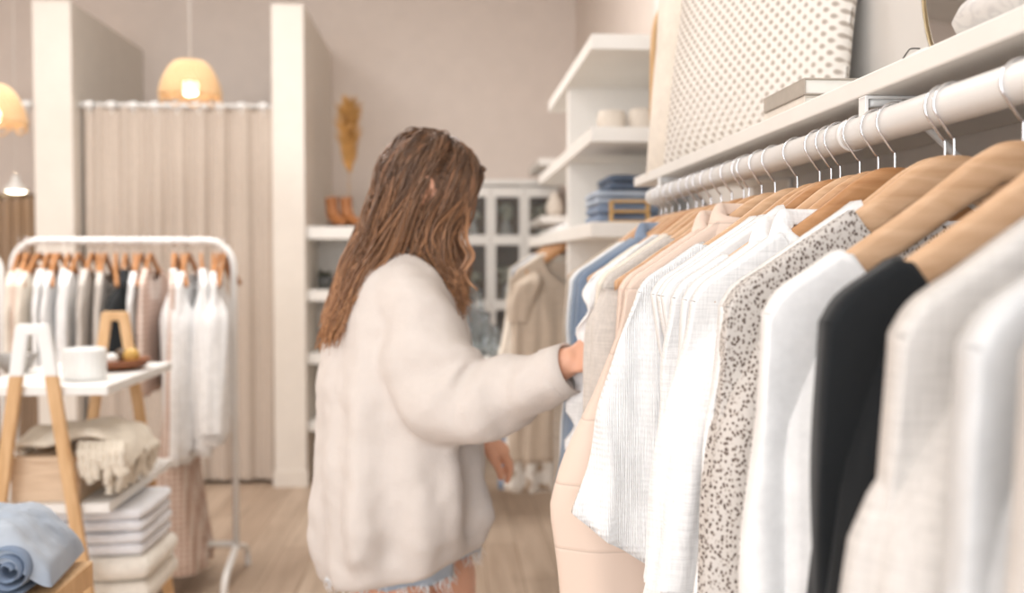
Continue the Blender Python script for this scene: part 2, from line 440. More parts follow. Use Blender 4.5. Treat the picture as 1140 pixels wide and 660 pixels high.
# ------------------------------------------------------------------ garments
def S(t): t = max(0, min(1, t)); return t * t * (3 - 2 * t)
def garment(kind, loc, rz, m, label, cat, neck=.12, w0=.214, L=.5, wl=None, wr=None, T=.02, folds=5, amp=.008, neck_dip=.06,
            hem=None, sleeve=None, sl_len=.3, sl_r=.05, sl_out=.02, cuff=False, collar=False, buttons=0, seed=0, nz_=36, nu=46,
            seams=None, ruffle=False, button_m=None, strap=False, extra=None, wave=.0, group=None, tgrow=1.0, bow=.018):
    """body of cloth hung over a hanger; wl / wr(v) = half width to the left / right at v in 0..1"""
    rr = random.Random(seed)
    ph = [rr.uniform(0, 6) for _ in range(6)]
    wl = wl or (lambda t: w0 + .03 * t); wr = wr or (lambda t: min(.235, w0 + .01 * t))
    hem = hem or (lambda u: 0)
    tip = htop(min(w0, .205)); inner = max(0, w0 - .022)
    t_ = thing(kind, label, cat, loc, rz, group)
    v, f = [], []; n2 = 2 * nu
    def pt(k, tv):
        # k in 0..2nu : front 0..nu (left to right), back nu..2nu
        an = pi * (k / nu)
        front = k <= nu
        u = -cos(an) if front else cos(an - pi)
        u = -cos(an)                        # goes -1 -> 1 -> -1
        W_ = wl if u < 0 else wr
        W = (wl(tv) if u < 0 else wr(tv)) + ((w0 - .222) * (1 - S(tv * 3)) if u < 0 and W_(0) > .22 else 0)
        x = u * W; xt = u * w0
        ax = abs(xt)
        zt = htop(xt) + .005 - (16 * (ax - inner) ** 2 if ax > inner else 0)
        if ax < neck:
            d = neck_dip if front else neck_dip * .3
            zt = htop(neck) + .005 - d * max(0, cos(ax / neck * pi / 2)) ** .5
        zb = tip - L + hem(u)
        z = zt + (zb - zt) * tv
        gr = S(tv * 4 - .3)
        side = sqrt(max(0, 1 - u * u)) ** .6
        top = .0118 + .001 * (1 - abs(u))
        ty = (top * (1 - gr) + (T * (tgrow + (1 - tgrow) * tv * tv) * side) * gr)
        sg = -1 if front else 1
        y = sg * ty - bow * (ax / .22) ** 2 * (1 - .5 * S(tv * 3))
        fa = amp * S(tv * 4) * (0.35 + .65 * tv)
        y += fa * (sin(folds * 2 * pi * x / .45 + ph[0] + 1.2 * tv + (1.3 if front else 0)) + .5 * sin(folds * 3.7 * pi * x / .45 + ph[1] - 2 * tv))
        # edge wander
        x += (.004 + wave) * S(tv * 3) * sin(5 * tv + ph[2] + (0 if u < 0 else 2)) * abs(u) + .003 * sin(14 * tv + ph[3]) * abs(u) * S(tv * 3)
        z += .004 * sin(9 * u + ph[4]) * tv ** 3
        if ruffle and tv > 0: x += .007 * sin(38 * tv + 3 * u + ph[1]) * abs(u) ** 3 * S(tv * 4); y += .006 * sin(30 * tv + 11 * u)
        return Vector((x, y, z)), ax
    keep = []
    for j in range(nz_ + 1):
        tv = (j / nz_) ** 1.25
        for k in range(n2):
            q, ax = pt(k, tv); v.append(q)
            if j == 0: keep.append(ax)
    for j in range(nz_):
        for k in range(n2):
            a = j * n2 + k; b = j * n2 + (k + 1) % n2
            f.append((a, b, b + n2, a + n2))
    for k in range(1, nu):          # close the shoulders over the hanger
        a, b = k, k + 1
        if k + 1 > nu: continue
        ca, cb = (n2 - a) % n2, (n2 - b) % n2
        if min(keep[a], keep[b]) >= neck * .98: 
            if len({a, b, cb, ca}) == 4: f.append((b, a, ca, cb))
            elif len({a, b, cb, ca}) == 3: f.append((b, a, ca))
    body = mesh_obj('body', v, f, m, t_)
    md = body.modifiers.new('so', 'SOLIDIFY'); md.thickness = .0012; md.offset = 0
    def sl(sd, out, ln, r0):
        xs = sd * (w0 - .057); path = []; rad = []
        N = 16
        for i in range(N + 1):
            t2 = i / N
            x = xs + sd * (out - .012) * t2 ** .8 * (1 if sd < 0 else .15) + .005 * sin(6 * t2 + ph[0])
            path.append(Vector((x, -bow * .6 + .004 * sin(5 * t2 + ph[1]), tip - .002 - ln * t2)))
            rad.append((.026 + (r0 - .026) * S(t2 * 4)) * (1 - .25 * t2))
        vv, ff = [], []; sg = 28
        for i, (c, r) in enumerate(zip(path, rad)):
            for k in range(sg):
                a = 2 * pi * k / sg
                w = 1 + .10 * S(i / 4) * sin(5 * a + ph[2] + .18 * i) + .07 * S(i / 5) * sin(9 * a + ph[3] - .2 * i)
                th = min(.012 + (T - .001) * S(i / 4), r)
                vv.append(c + Vector((cos(a) * r * w, sin(a) * th * w, -sd * .55 * cos(a) * r * max(0, 1 - i / 4))))
        for i in range(N):
            for k in range(sg):
                ff.append((i * sg + k, i * sg + (k + 1) % sg, (i + 1) * sg + (k + 1) % sg, (i + 1) * sg + k))
        ff.append(tuple(range(sg)))
        o = mesh_obj('sleeve', vv, ff, m, t_)
        if cuff:
            c = path[-1]; r = rad[-1] * .82
            pv, pf = [], []
            for q, (dz, k2) in enumerate(((.006, 1.0), (-.0, 1.06), (-.03, 1.06), (-.05, 1.02), (-.05, .9))):
                for k in range(sg):
                    a = 2 * pi * k / sg; pv.append(c + Vector((cos(a) * r * k2, sin(a) * min(T + .004, r) * k2 * .95, dz)))
            for i in range(4):
                for k in range(sg): pf.append((i * sg + k, i * sg + (k + 1) % sg, (i + 1) * sg + (k + 1) % sg, (i + 1) * sg + k))
            mesh_obj('cuff', pv, pf, m, t_)
    if sleeve:
        sl(-1, sl_out, sl_len, sl_r); sl(1, .0, sl_len, sl_r)
    if collar:
        # folded collar band: standing ring with a leaf folding down outside
        cv, cf = [], []; n = 44; prof = [(-.004, -.006), (0, .004), (.003, .010), (.009, .011), (.015, .002), (.020, -.014), (.023, -.028)]
        for i in range(n + 1):
            a = -pi / 2 + .16 + (2 * pi - .32) * i / n      # gap at the front (-y)
            xx, yy = cos(a), sin(a)
            bz = htop(neck) + .004 - (neck_dip * .5 * S((-yy + .1)) if yy < 0 else 0)
            fl = 1 + .25 * (1 - S(min(i, n - i) / 4.0))
            for (ro, zo) in prof:
                cv.append(((neck * .93 + ro) * xx, (.016 + ro * .6) * yy - .004, bz + zo * (fl if zo < 0 else 1) + (.012 if yy > 0 else 0)))
        np_ = len(prof)
        for i in range(n):
            for q in range(np_ - 1):
                cf.append((i * np_ + q, (i + 1) * np_ + q, (i + 1) * np_ + q + 1, i * np_ + q + 1))
        o = mesh_obj('collar', cv, cf, m, t_); md = o.modifiers.new('so', 'SOLIDIFY'); md.thickness = .0015; subsurf(o)
    if buttons:
        for i in range(buttons):
            tv = .12 + .8 * i / buttons
            q, _ = pt(nu // 2, tv)
            tube('button', [(q.x, q.y - .002, q.z), (q.x, q.y - .005, q.z)], .005, button_m or M_white, t_, 12)
    if strap:
        pass
    return t_

# ------------------------------------------------------------------ main rail, its shelf and brackets
RX, RZ = .46, CZ + .143
def yrod(px, X=.4425):
    lo, hi = .3, 9
    # solve the depth at which world X projects to px
    d = fw + rt * ((px - 570) / F) + up * ((330 - 150) / F)
    return X / (d.x / d.y)
Y_END = yrod(727, .46)
t_ = thing('clothes_rail', 'thick white wooden rod carrying the long row of wooden hangers', 'clothes rail', (RX, 0, RZ))
tube('rod', [(0, -.6, 0), (0, Y_END, 0)], RODR, M_metalw, t_, 32)
for yy in (yrod(933), Y_END - .02, .3):
    tube('collar_ring', [(0, yy - .004, 0), (0, yy + .004, 0)], RODR + .0016, M_metalw, t_, 32)
# shelf
SX0 = .452; SZ0 = CZ + .180; SZ1 = SZ0 + .022
tag(box('wall_shelf', (SX0, -.6, SZ0), (WX - .001, 2.42, SZ1), M_white), 'long white wall shelf above the clothes rail holding pillows and books', 'shelf')
def bracket(y, label):
    t_ = thing('shelf_bracket', label, 'bracket', (0, y, 0), 0, None)
    bm = box_bm((RX - .008, -.009, SZ0 - .004), (WX - .002, .009, SZ0 - .0005), .0008)
    box_bm((RX - .008, -.009, RZ + RODR - .002), (RX - .0055 + .0015, .009, SZ0 - .002), .0008, bm)
    box_bm((WX - .006, -.009, SZ0 - .24), (WX - .002, .009, SZ0 - .002), .0008, bm)
    bm_obj('frame', bm, M_metalw, t_)
    pth = [(WX - .01, 0, SZ0 - .22), (RX + .05, 0, SZ0 - .02), (RX + .03, 0, SZ0 - .008), (RX + .0, 0, SZ0 - .008)]
    tube('diagonal_brace', smooth_path(pth, 5), .0045, M_metalw, t_, 8)
for px, lb in ((962, 'white metal shelf bracket nearest the grey books'), (None, 'white metal shelf bracket at the far end of the clothes rail')):
    bracket(yrod(px, .455) if px else Y_END - .1, lb)

def rail_hanger(y, label, m=None, rz=0, group='wooden hangers on the long rail'):
    return hanger((RX, y, RZ), rz, label, m, group)

# cloths
C_wh = cloth('white_cotton', (240, 239, 238))
C_lin = cloth('white_linen', (240, 239, 238), kind='slub')
C_gz = cloth('white_gauze', (243, 243, 243), kind='gauze')
C_oat = cloth('oatmeal_linen', (213, 208, 203), kind='slub')
C_lgr = cloth('light_grey_cotton', (211, 211, 211))
C_bei = cloth('pale_beige_cotton', (212, 207, 202))
C_blk = cloth('black_cotton', (34, 36, 38))
C_leo = cloth('spotted_chiffon', (206, 200, 194), kind='leopard')
C_pea = cloth('peach_cotton', (228, 206, 190))
C_peq = cloth('quilted_peach', (228, 206, 190), kind='quilt')
C_grl = cloth('greige_linen', (208, 200, 192), kind='slub')
C_den = cloth('blue_denim', (118, 134, 156), kind='denim', c2=(146, 160, 180))
C_chm = cloth('light_chambray', (142, 154, 170), kind='denim', c2=(164, 174, 188))
C_tau = cloth('taupe_cotton', (196, 180, 163), kind='slub')
C_flo = cloth('floral_cotton', (226, 220, 212), kind='floral', c2=(176, 156, 136))
C_cream = cloth('cream_cotton', (234, 224, 210))
C_pla = cloth('brown_plaid', (240, 230, 222), kind='plaid', c2=(226, 210, 202))
M_btn = plain('shell_button', (225, 218, 208), .3)

G = lambda y: (RX, y, RZ)
def interp(tab):
    def fn(t):
        for (a, va), (b, vb) in zip(tab, tab[1:]):
            if t <= b: return va + (vb - va) * (t - a) / (b - a)
        return tab[-1][1]
    return fn
rail = [
 # y, wood, hanger label tail, garment spec
 (.355, M_hang2, 'nearest the camera, under the white top at the right photo edge', dict(kind='blouse', m=cloth('soft_white', (234, 234, 235)), label='white cotton blouse nearest the camera at the bottom right corner', neck=.10, L=.62, T=.022, sleeve=True, sl_len=.5)),
 (.415, M_hang, 'second from the camera, under the pale beige top', dict(kind='blouse', m=C_bei, label='pale beige blouse second nearest the camera on the rail', neck=.10, L=.62, T=.022, sleeve=True, sl_len=.45, sl_r=.045)),
 (.475, M_hang2, 'under the light grey blouse', dict(kind='blouse', m=C_lgr, label='light grey cotton blouse third from the camera on the rail', neck=.10, L=.62, T=.024, sleeve=True, sl_len=.48, sl_r=.05, sl_out=.06)),
 (.545, M_hang, 'under the pale oatmeal linen blouse', dict(kind='blouse', m=C_oat, label='pale oatmeal linen blouse hanging in front of the black top', neck=.11, L=.62, T=.026, sleeve=True, sl_len=.5, sl_r=.05, sl_out=.078)),
 (.655, M_hang2, 'holding the black top, its wide wooden arm bare', dict(kind='shirt', m=C_blk, label='black cotton top on the rail, the only black one', neck=.158, L=.62, T=.024, sleeve=True, sl_len=.5, sl_r=.042, sl_out=.062)),
 (.775, M_hang2, 'holding the smooth white top', dict(kind='shirt', m=C_wh, label='smooth white top between the black top and the spotted blouse', neck=.148, L=.62, T=.026, sleeve=True, sl_len=.5, sl_r=.042, sl_out=.030)),
 (.885, M_hang2, 'holding the spotted animal print blouse', dict(kind='blouse', m=C_leo, label='grey blouse with dark animal spots between two white tops', neck=.095, L=.62, T=.030, sleeve=True, sl_len=.5, sl_r=.045, sl_out=.075, neck_dip=.05, wl=lambda t: .214 + .04 * t)),
 (.902, M_hang2, 'of the white top directly behind the spotted blouse', dict(kind='tank_top', m=C_lin, label='white sleeveless top directly behind the spotted blouse', neck=.085, L=.45, T=.010, amp=.003)),
 (1.006, M_hang3, 'holding the white linen shirt with a fold down collar', dict(kind='shirt', m=C_lin, label='white linen shirt with a fold-down collar beside the spotted blouse', neck=.12, L=.40, T=.028, sleeve=True, sl_len=.30, sl_r=.045, sl_out=.085, collar=True, buttons=5, hem=lambda u: -.05 + .10 * u * u, wl=lambda t: .222 + .03 * t)),
 (1.046, M_hang, 'holding the white shirt behind the collared linen one', dict(kind='shirt', m=C_wh, label='white cotton shirt just behind the collared linen shirt', neck=.13, L=.36, T=.009, amp=.002, collar=True, hem=lambda u: .04 * u * u)),
 (1.094, M_hang2, 'holding the plain white vest top nearer than the gauze blouse', dict(kind='tank_top', m=C_lin, label='plain white sleeveless top between linen shirts and gauze blouse', neck=.15, L=.36, T=.018)),
 (1.150, M_hang3, 'of the first white vest in the bunch of three', dict(kind='tank_top', m=C_wh, label='white vest top, nearest of three bunched before the gauze blouse', neck=.07, L=.34, T=.007, wl=lambda t: .214 - .05 * t, amp=.002)),
 (1.178, M_hang, 'of the middle white vest in the bunch of three', dict(kind='tank_top', m=C_lin, label='white vest top, middle of three bunched before the gauze blouse', neck=.08, L=.34, T=.007, wl=lambda t: .214 - .05 * t, amp=.002)),
 (1.215, M_hang, 'of the last white vest in the bunch of three', dict(kind='tank_top', m=C_wh, label='white vest top touching the gauze blouse, last of three bunched', neck=.08, L=.34, T=.009, wl=lambda t: .214 - .05 * t, amp=.002)),
 (1.295, M_hang2, 'in pale wood holding the white gauze blouse', dict(kind='blouse', m=C_gz, label='crinkled white gauze blouse flaring wide with a stepped hem', neck=.125, L=.345, T=.03, folds=7, amp=.008, wl=interp([(0, .222), (.15, .232), (1, .30)]), hem=lambda u: .045 - .085 * min(1, (u + 1) / .4))),
 (1.385, M_hang2, 'holding the long peach coat', dict(kind='coat', m=C_peq, label='long pale peach coat bulging out behind the white gauze blouse', neck=.08, L=.84, T=.04, folds=3, amp=.008, neck_dip=.02, wl=interp([(0, .222), (.06, .228), (.18, .26), (.29, .297), (.37, .318), (.5, .31), (.7, .30), (1, .30)]), wr=lambda t: .235, collar=True)),
 (1.445, M_hang, 'holding the peach cardigan behind the peach coat', dict(kind='cardigan', m=C_pea, label='peach cardigan just behind the long peach coat', neck=.09, L=.5, T=.012, collar=True)),
 (1.508, M_hang3, 'bare behind the peach cardigan', None),
 (1.535, M_hang, 'second and bare, behind the peach cardigan', None),
 (1.60, M_hang2, 'holding the greige linen top the person touches', dict(kind='blouse', m=C_grl, label='greige linen top whose open sleeve the person is touching', neck=.10, L=.56, T=.028, sleeve=None, wl=lambda t: .222 - .03 * S(t * 4) , )),
 (1.665, M_hang, 'of the cream top behind the greige linen top', dict(kind='tank_top', m=C_cream, label='cream sleeveless top directly behind the greige linen top', neck=.09, L=.42, T=.012)),
 (1.73, M_hang2, 'holding the white ruffled top', dict(kind='blouse', m=C_lin, label='white top with a ruffled edge behind the greige linen top', neck=.09, L=.45, T=.022, ruffle=True, wl=lambda t: .226 + .022 * S(t * 3) + .010 * sin(40 * t))),
 (1.785, M_hang3, 'with its bare wooden tip poking out beside the ruffled top', dict(kind='tank_top', m=C_cream, label='cream sleeveless top behind the white ruffled top', neck=.12, L=.4, T=.015, w0=.19)),
 (1.835, M_hang, 'bare in the far half of the rail before the denim jacket', None),
 (1.90, M_hang, 'holding the blue denim jacket', dict(kind='denim_jacket', m=C_den, label='blue denim jacket near the far end of the rail', neck=.09, L=.54, T=.03, collar=True, sleeve=True, sl_len=.53, sl_r=.04, sl_out=.0)),
 (1.97, M_hang2, 'holding the light blue chambray shirt', dict(kind='shirt', m=C_chm, label='light blue chambray shirt behind the blue denim jacket', neck=.09, L=.42, T=.02, sleeve=True, sl_len=.4, sl_r=.04, sl_out=.03)),
 (2.035, M_hang3, 'holding the white blouse second from the far end', dict(kind='blouse', m=C_wh, label='white blouse second from the far end of the rail', neck=.1, L=.5, T=.02)),
 (2.095, M_hang, 'holding the taupe top at the far end of the rail', dict(kind='blouse', m=C_tau, label='taupe top hanging last at the far end of the rail', neck=.1, L=.5, T=.02)),
 (2.14, M_hang2, 'bare and last at the far end of the rail', None),
]
for i, (y, wm, hl, g) in enumerate(rail):
    rz = R.uniform(-.02, .02)
    rail_hanger(y, 'wooden hanger ' + hl, wm, rz)
    if g:
        g = dict(g); kind = g.pop('kind')
        if kind in ('tank_top',): cat = 'top'
        elif kind == 'denim_jacket': cat = 'jacket'
        else: cat = kind
        garment(kind, G(y), rz, g.pop('m'), g.pop('label'), cat, seed=i * 13 + 5, group='clothes on the long rail', **g)

# short open sleeve of the greige linen top (hangs open towards the person)
gt = [o for o in COL.objects if o.get('label', '').startswith('greige linen top whose')][0]
vv, ff = [], []; sg = 40; N = 14
c0 = Vector((-.19, -.02, htop(.2) - .005))
for i in range(N + 1):
    t2 = i / N
    c = c0 + Vector((-.006 * S(t2 * 1.5) , -.01 * t2, -.012 - .20 * t2))
    for k in range(sg):
        a = 2 * pi * k / sg
        r = (.03 + .028 * S(t2 * 3)); w = 1 + .16 * S(t2 * 2) * sin(3 * a + .8) + .06 * sin(7 * a + t2)
        vv.append(c + Vector((cos(a) * r * w * .8, sin(a) * (.022 + .012 * t2) * w, .012 * sin(2 * a) * t2)))
for i in range(N):
    for k in range(sg): ff.append((i * sg + k, i * sg + (k + 1) % sg, (i + 1) * sg + (k + 1) % sg, (i + 1) * sg + k))
ff.append(tuple(range(sg)))
o = mesh_obj('sleeve', vv, ff, C_grl, gt); md = o.modifiers.new('so', 'SOLIDIFY'); md.thickness = .002

# ------------------------------------------------------------------ things on the shelf
def pillow_mesh(w, h, t, n, tex=False):
    v, f = [], []
    def th(u, s): return t / 2 * ((1 - abs(u) ** 2.6) * (1 - abs(s) ** 2.6)) ** .55
    for side in (-1, 1):
        for j in range(n + 1):
            for i in range(n + 1):
                u = -1 + 2 * i / n; s = -1 + 2 * j / n
                pin = 1 - .07 * (1 - abs(s) ** 2) * abs(u) ** 3; pin2 = 1 - .07 * (1 - abs(u) ** 2) * abs(s) ** 3
                d = th(u, s) + .004 * noise.noise(Vector((u * 2.2, s * 2.2, side * 3.)))
                if tex:
                    a = (u * w + s * h) * 46; b = (u * w - s * h) * 46
                    d += .0042 * (abs(sin(a * pi / 2 * 1.0)) * abs(sin(b * pi / 2 * 1.0))) * -1 * (1 - max(abs(u), abs(s)) ** 8)
                v.append((u * w / 2 * pin, side * d, s * h / 2 * pin2))
    m_ = (n + 1) ** 2
    for sd in (0, 1):
        for j in range(n):
            for i in range(n):
                a = sd * m_ + j * (n + 1) + i; q = (a, a + 1, a + n + 2, a + n + 1)
                f.append(q if sd == 0 else q[::-1])
    ring = [i for i in range(n + 1)] + [j * (n + 1) + n for j in range(1, n + 1)] + [n * (n + 1) + i for i in range(n - 1, -1, -1)] + [j * (n + 1) for j in range(n - 1, 0, -1)]
    for a, b in zip(ring, ring[1:] + ring[:1]): f.append((b, a, a + m_, b + m_))
    return v, f
# woven pillow material: cream yarn lattice, darker recesses between the yarns
t = NT('macrame_yarn', .9, 0, .2)
mp = t.obj()
sx = t.n('ShaderNodeSeparateXYZ'); t.l(mp, sx.inputs[0])
def mth(op, a, b=None, c=None):
    x = t.n('ShaderNodeMath', operation=op)
    for i, q in enumerate((a, b, c)):
        if q is None: continue
        if isinstance(q, (int, float)): x.inputs[i].default_value = q
        else: t.l(q, x.inputs[i])
    return x.outputs[0]
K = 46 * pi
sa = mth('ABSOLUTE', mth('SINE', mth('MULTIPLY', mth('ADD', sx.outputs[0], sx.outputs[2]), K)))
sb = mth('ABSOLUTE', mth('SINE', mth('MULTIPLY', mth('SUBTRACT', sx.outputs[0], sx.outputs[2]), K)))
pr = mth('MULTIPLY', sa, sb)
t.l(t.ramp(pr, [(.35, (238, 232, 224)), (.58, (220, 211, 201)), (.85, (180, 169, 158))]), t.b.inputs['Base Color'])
fz = t.n('ShaderNodeTexNoise', Scale=300.0); t.l(mp, fz.inputs['Vector']); t.bump(fz.outputs[0], .4, .002)
M_mac = t.m
def put(o, loc, xax, zax):
    x = Vector(xax).normalized(); z = Vector(zax); y = z.cross(x).normalized(); z = x.cross(y).normalized()
    m = Matrix((x, y, z)).transposed().to_4x4(); m.translation = loc; o.matrix_world = m
v, f = pillow_mesh(.45, .47, .14, 170, True)
o = mesh_obj('woven_pillow', v, f, M_mac)
pb = Vector((.470, 2.03, SZ1)); xx = Vector((.205, -.34, .0)).normalized(); zz = Vector((.05, .19, .93)).normalized()
put(o, pb + xx * .215 + zz * .235, xx, zz)
tag(o, 'cream pillow with a raised diamond lattice leaning on the shelf', 'pillow')
v, f = pillow_mesh(.46, .46, .12, 60)
o = mesh_obj('plain_pillow', v, f, cloth('cream_boucle', (232, 221, 207)))
put(o, Vector((.475, 2.20, SZ1)) + xx * .20 + Vector((.03, .19, .93)).normalized() * .225, xx, (.03, .12, .93))
tag(o, 'plain cream pillow standing behind the lattice pattern pillow', 'pillow')
# wooden framed mirror leaning behind
t_ = thing('framed_mirror', 'tall mirror with a thin wooden frame at the far end of the shelf', 'mirror', (0, 0, 0))
v, f = [], []
cx, cy_, cz_ = .59, 2.36, SZ1 + .215
pth = []
for k in range(49):
    a = 2 * pi * k / 48
    q = Vector((cos(a), 0, sin(a))); e = .5
    pth.append((cx + .105 * math.copysign(abs(q.x) ** e, q.x), cy_ - 0.02 * q.z * 0, cz_ + .205 * math.copysign(abs(q.z) ** e, q.z)))
tube('frame', pth, .008, M_pine, t_, 8)
mm = plain('mirror_glass', (215, 215, 215), .03, 1, var=0)
mesh_obj('mirror_glass', [Vector(q) + Vector((0, 0, 0)) for q in pth[:-1]] + [Vector(q) + Vector((0, .004, 0)) for q in pth[:-1]],
         [tuple(range(48)), tuple(range(48, 96))[::-1]] + [(i, (i + 1) % 48, 48 + (i + 1) % 48, 48 + i) for i in range(48)], mm, t_, smooth=False)
# books
M_bk1 = cloth('grey_book_cloth', (172, 162, 150)); M_pg = plain('paper_pages', (238, 234, 226), .9)
M_bk2 = cloth('pale_book_cloth', (222, 212, 200)); M_bk3 = plain('silver_grey_cover', (190, 190, 190), .4)
def book(x, y, z, w, l, h, m, label, group=None):
    t_ = thing('book', label, 'book', (x, y, z), 0, group)
    bm = box_bm((0, 0, 0), (w, l, .0022), .0006); box_bm((0, 0, h - .0022), (w, l, h), .0006, bm)
    box_bm((0, 0, .0005), (.0025, l, h - .0005), .0008, bm)
    bm_obj('cover', bm, m, t_)
    box('pages', (.002, .004, .002), (w - .004, l - .004, h - .002), M_pg, t_, .0005)
    return t_
book(.470, 1.30, SZ1 + .0005, .2, .17, .016, M_bk2, 'pale cream book lying flat at the bottom of the stack on the shelf')
book(.468, 1.295, SZ1 + .017, .2, .17, .022, M_bk1, 'grey book lying flat on top of the pale book on the shelf')
# round mirror
t_ = thing('round_mirror', 'large round mirror with a thin dark brass rim standing on the shelf', 'mirror', (0, 0, 0))
mr = .26; mc = Vector((WX - .045, .0, SZ1 + mr))
yl = yrod(1064, mc.x)
ymc = yl - mr * .62
pth = [(mc.x + .022 * (sin(2 * pi * k / 64)), ymc + mr * cos(2 * pi * k / 64), mc.z + mr * sin(2 * pi * k / 64)) for k in range(65)]
tube('rim', pth, .0035, M_brass, t_, 8)
mesh_obj('mirror_glass', [Vector(q) for q in pth[:-1]] + [Vector(q) + Vector((.004, 0, 0)) for q in pth[:-1]], [tuple(range(64)), tuple(range(64, 128))[::-1]] + [(i, (i + 1) % 64, 64 + (i + 1) % 64, 64 + i) for i in range(64)], mm, t_, smooth=False)
# marble tray
t = NT('marble', .3, 0, .5)
nz = t.n('ShaderNodeTexNoise', Scale=14.0, Detail=8.0, Distortion=2.5); t.l(t.obj(), nz.inputs['Vector'])
t.l(t.ramp(nz.outputs[0], [(.40, (232, 230, 227)), (.5, (214, 212, 211)), (.54, (232, 230, 227))]), t.b.inputs['Base Color'])
v, f = [], []
prof = [(.0, 0), (.6, 0), (.84, .08), (.96, .3), (1, .55), (.95, .8), (.82, .95), (.6, 1), (0, 1)]
for (r, z) in prof:
    for k in range(48):
        a = 2 * pi * k / 48
        v.append((.085 * r * math.copysign(abs(cos(a)) ** .75, cos(a)), .15 * r * math.copysign(abs(sin(a)) ** .75, sin(a)), .042 * z))
for i in range(len(prof) - 1):
    for k in range(48): f.append((i * 48 + k, i * 48 + (k + 1) % 48, (i + 1) * 48 + (k + 1) % 48, (i + 1) * 48 + k))
o = mesh_obj('marble_tray', v, f, t.m, loc=(.545, yrod(1072, .50) - .13, SZ1))
tag(o, 'thick white marbled tray with rounded edges at the near end of the shelf', 'tray')
# small tag with a black cord
yt = yrod(1015, .455)
t_ = thing('price_tag', 'small white card tag with a black cord on the shelf edge', 'tag', (.458, yt, SZ1))
box('card', (0, -.02, 0), (.035, .025, .0035), M_white, t_, .001)
tube('cord', smooth_path([(-.001, .028, .0), (-.001, .016, .006), (-.001, .008, .0075), (.004, .0, .006)], 5), .0007, plain('black_cord', (25, 25, 25), .6), t_, 6)

# ------------------------------------------------------------------ shelving unit beyond the rail (right)
UX0 = .415
t_ = thing('shelving_unit', 'tall white open shelving unit against the right wall beyond the rail', 'shelving')
bz = []
for (ya, yb, ye) in ((38, 55, 4.15), (141, 158, 4.6), (247, 264, 5.2), (395, 410, 5.2)):
    z1 = P(700, ya, 2.9).z; z0 = P(700, yb, 2.9).z; bz.append(z1)
    if ya > 300: continue
    bm = box_bm((UX0, 2.9, z0), (WX - .002, 3.58, z1), .003); box_bm((UX0, 3.58, z0), (.94, ye, z1), .003, bm)
    bm_obj('shelf_board', bm, M_white, t_)
box('divider_panel', (UX0 + .012, 3.56, 0), (.94, 3.61, bz[0] - .03), M_white, t_, .003)
box('end_panel', (UX0 + .03, 5.15, CZ + .08), (.94, 5.2, bz[2] - .03), M_white, t_, .003)
# pots
M_pot = plain('matte_stoneware', (214, 203, 190), .8)
for cx, yy, r, h, lb in ((681, 3.05, .045, .066, 'left of two matt beige stoneware pots on the upper board'), (715, 3.03, .043, .070, 'right of two matt beige stoneware pots on the upper board')):
    p = P(cx, 141, yy)
    o = lathe('stoneware_pot', [(0, 0), (r * .86, 0), (r, h * .2), (r * 1.02, h * .6), (r * .92, h * .93), (r * .86, h), (r * .78, h * .97), (r * .8, h * .3), (0, h * .12)], M_pot, loc=(p.x, p.y, bz[1]))
    tag(o, lb, 'pot', 'stoneware pots')
p = P(645, 147, 3.5)
tag(lathe('brass_dish', [(0, 0), (.025, 0), (.035, .012), (.033, .013), (.022, .004), (0, .004)], M_brass, loc=(p.x + .01, 3.45, bz[1])), 'small brass dish left of the stoneware pots', 'dish')
# folded jeans on third board
def folded(name, loc, size, m, label, cat, seed=0, group=None, layers=2, rz=0, droop=0):
    w, l, h = size; t_v, t_f = [], []
    rr = random.Random(seed); p1, p2 = rr.uniform(0, 6), rr.uniform(0, 6)
    for q in range(layers):
        z0 = h * q / layers; z1 = h * (q + 1) / layers; nn = 28; base = len(t_v); rows = 9
        for j in range(rows):
            a = pi * j / (rows - 1) - pi / 2
            zz_ = (z0 + z1) / 2 + (z1 - z0) / 2 * sin(a) * .96
            ins = (1 - cos(a)) * (z1 - z0) * .5
            for k in range(4 * nn):
                s = k // nn; u = (k % nn) / nn
                if s == 0: x, y = -w / 2 + w * u, -l / 2
                elif s == 1: x, y = w / 2, -l / 2 + l * u
                elif s == 2: x, y = w / 2 - w * u, l / 2
                else: x, y = -w / 2, l / 2 - l * u
                c = max(abs(x) / (w / 2), 0) * max(abs(y) / (l / 2), 0)
                sc = 1 - .05 * c ** 6
                x = x * sc * (1 - ins / (w / 2)) ; y = y * sc * (1 - ins / (l / 2))
                nzv = noise.noise(Vector((x * 9 + p1, y * 9 + p2, q * 1.3 + seed)))
                t_v.append((x + .006 * nzv, y + .006 * nzv, zz_ + .005 * nzv * (1 if zz_ > .01 else 0) - droop * max(0, -x / w) ** 2))
        for j in range(rows - 1):
            for k in range(4 * nn):
                a = base + j * 4 * nn
                t_f.append((a + k, a + (k + 1) % (4 * nn), a + 4 * nn + (k + 1) % (4 * nn), a + 4 * nn + k))
        t_f.append(tuple(base + (rows - 1) * 4 * nn + k for k in range(4 * nn)))
        t_f.append(tuple(base + k for k in range(4 * nn))[::-1])
    o = mesh_obj(name, t_v, t_f, m, loc=loc, rot=(0, 0, rz))
    return tag(o, label, cat, group)
C_dd = cloth('dark_denim', (84, 96, 114), kind='denim', c2=(108, 120, 138))
C_ld = cloth('pale_denim', (150, 162, 178), kind='denim', c2=(184, 192, 202))
C_md = cloth('mid_denim', (108, 122, 146), kind='denim', c2=(134, 148, 168))
zb = bz[2]
folded('folded_jeans', (.545, 3.14, zb), (.2, .3, .055), C_md, 'mid blue folded jeans at the bottom of the pile on the shelving', 'jeans', 1)
folded('folded_jeans', (.545, 3.16, zb + .057), (.195, .28, .045), C_ld, 'pale blue folded jeans in the middle of the shelving pile', 'jeans', 2)
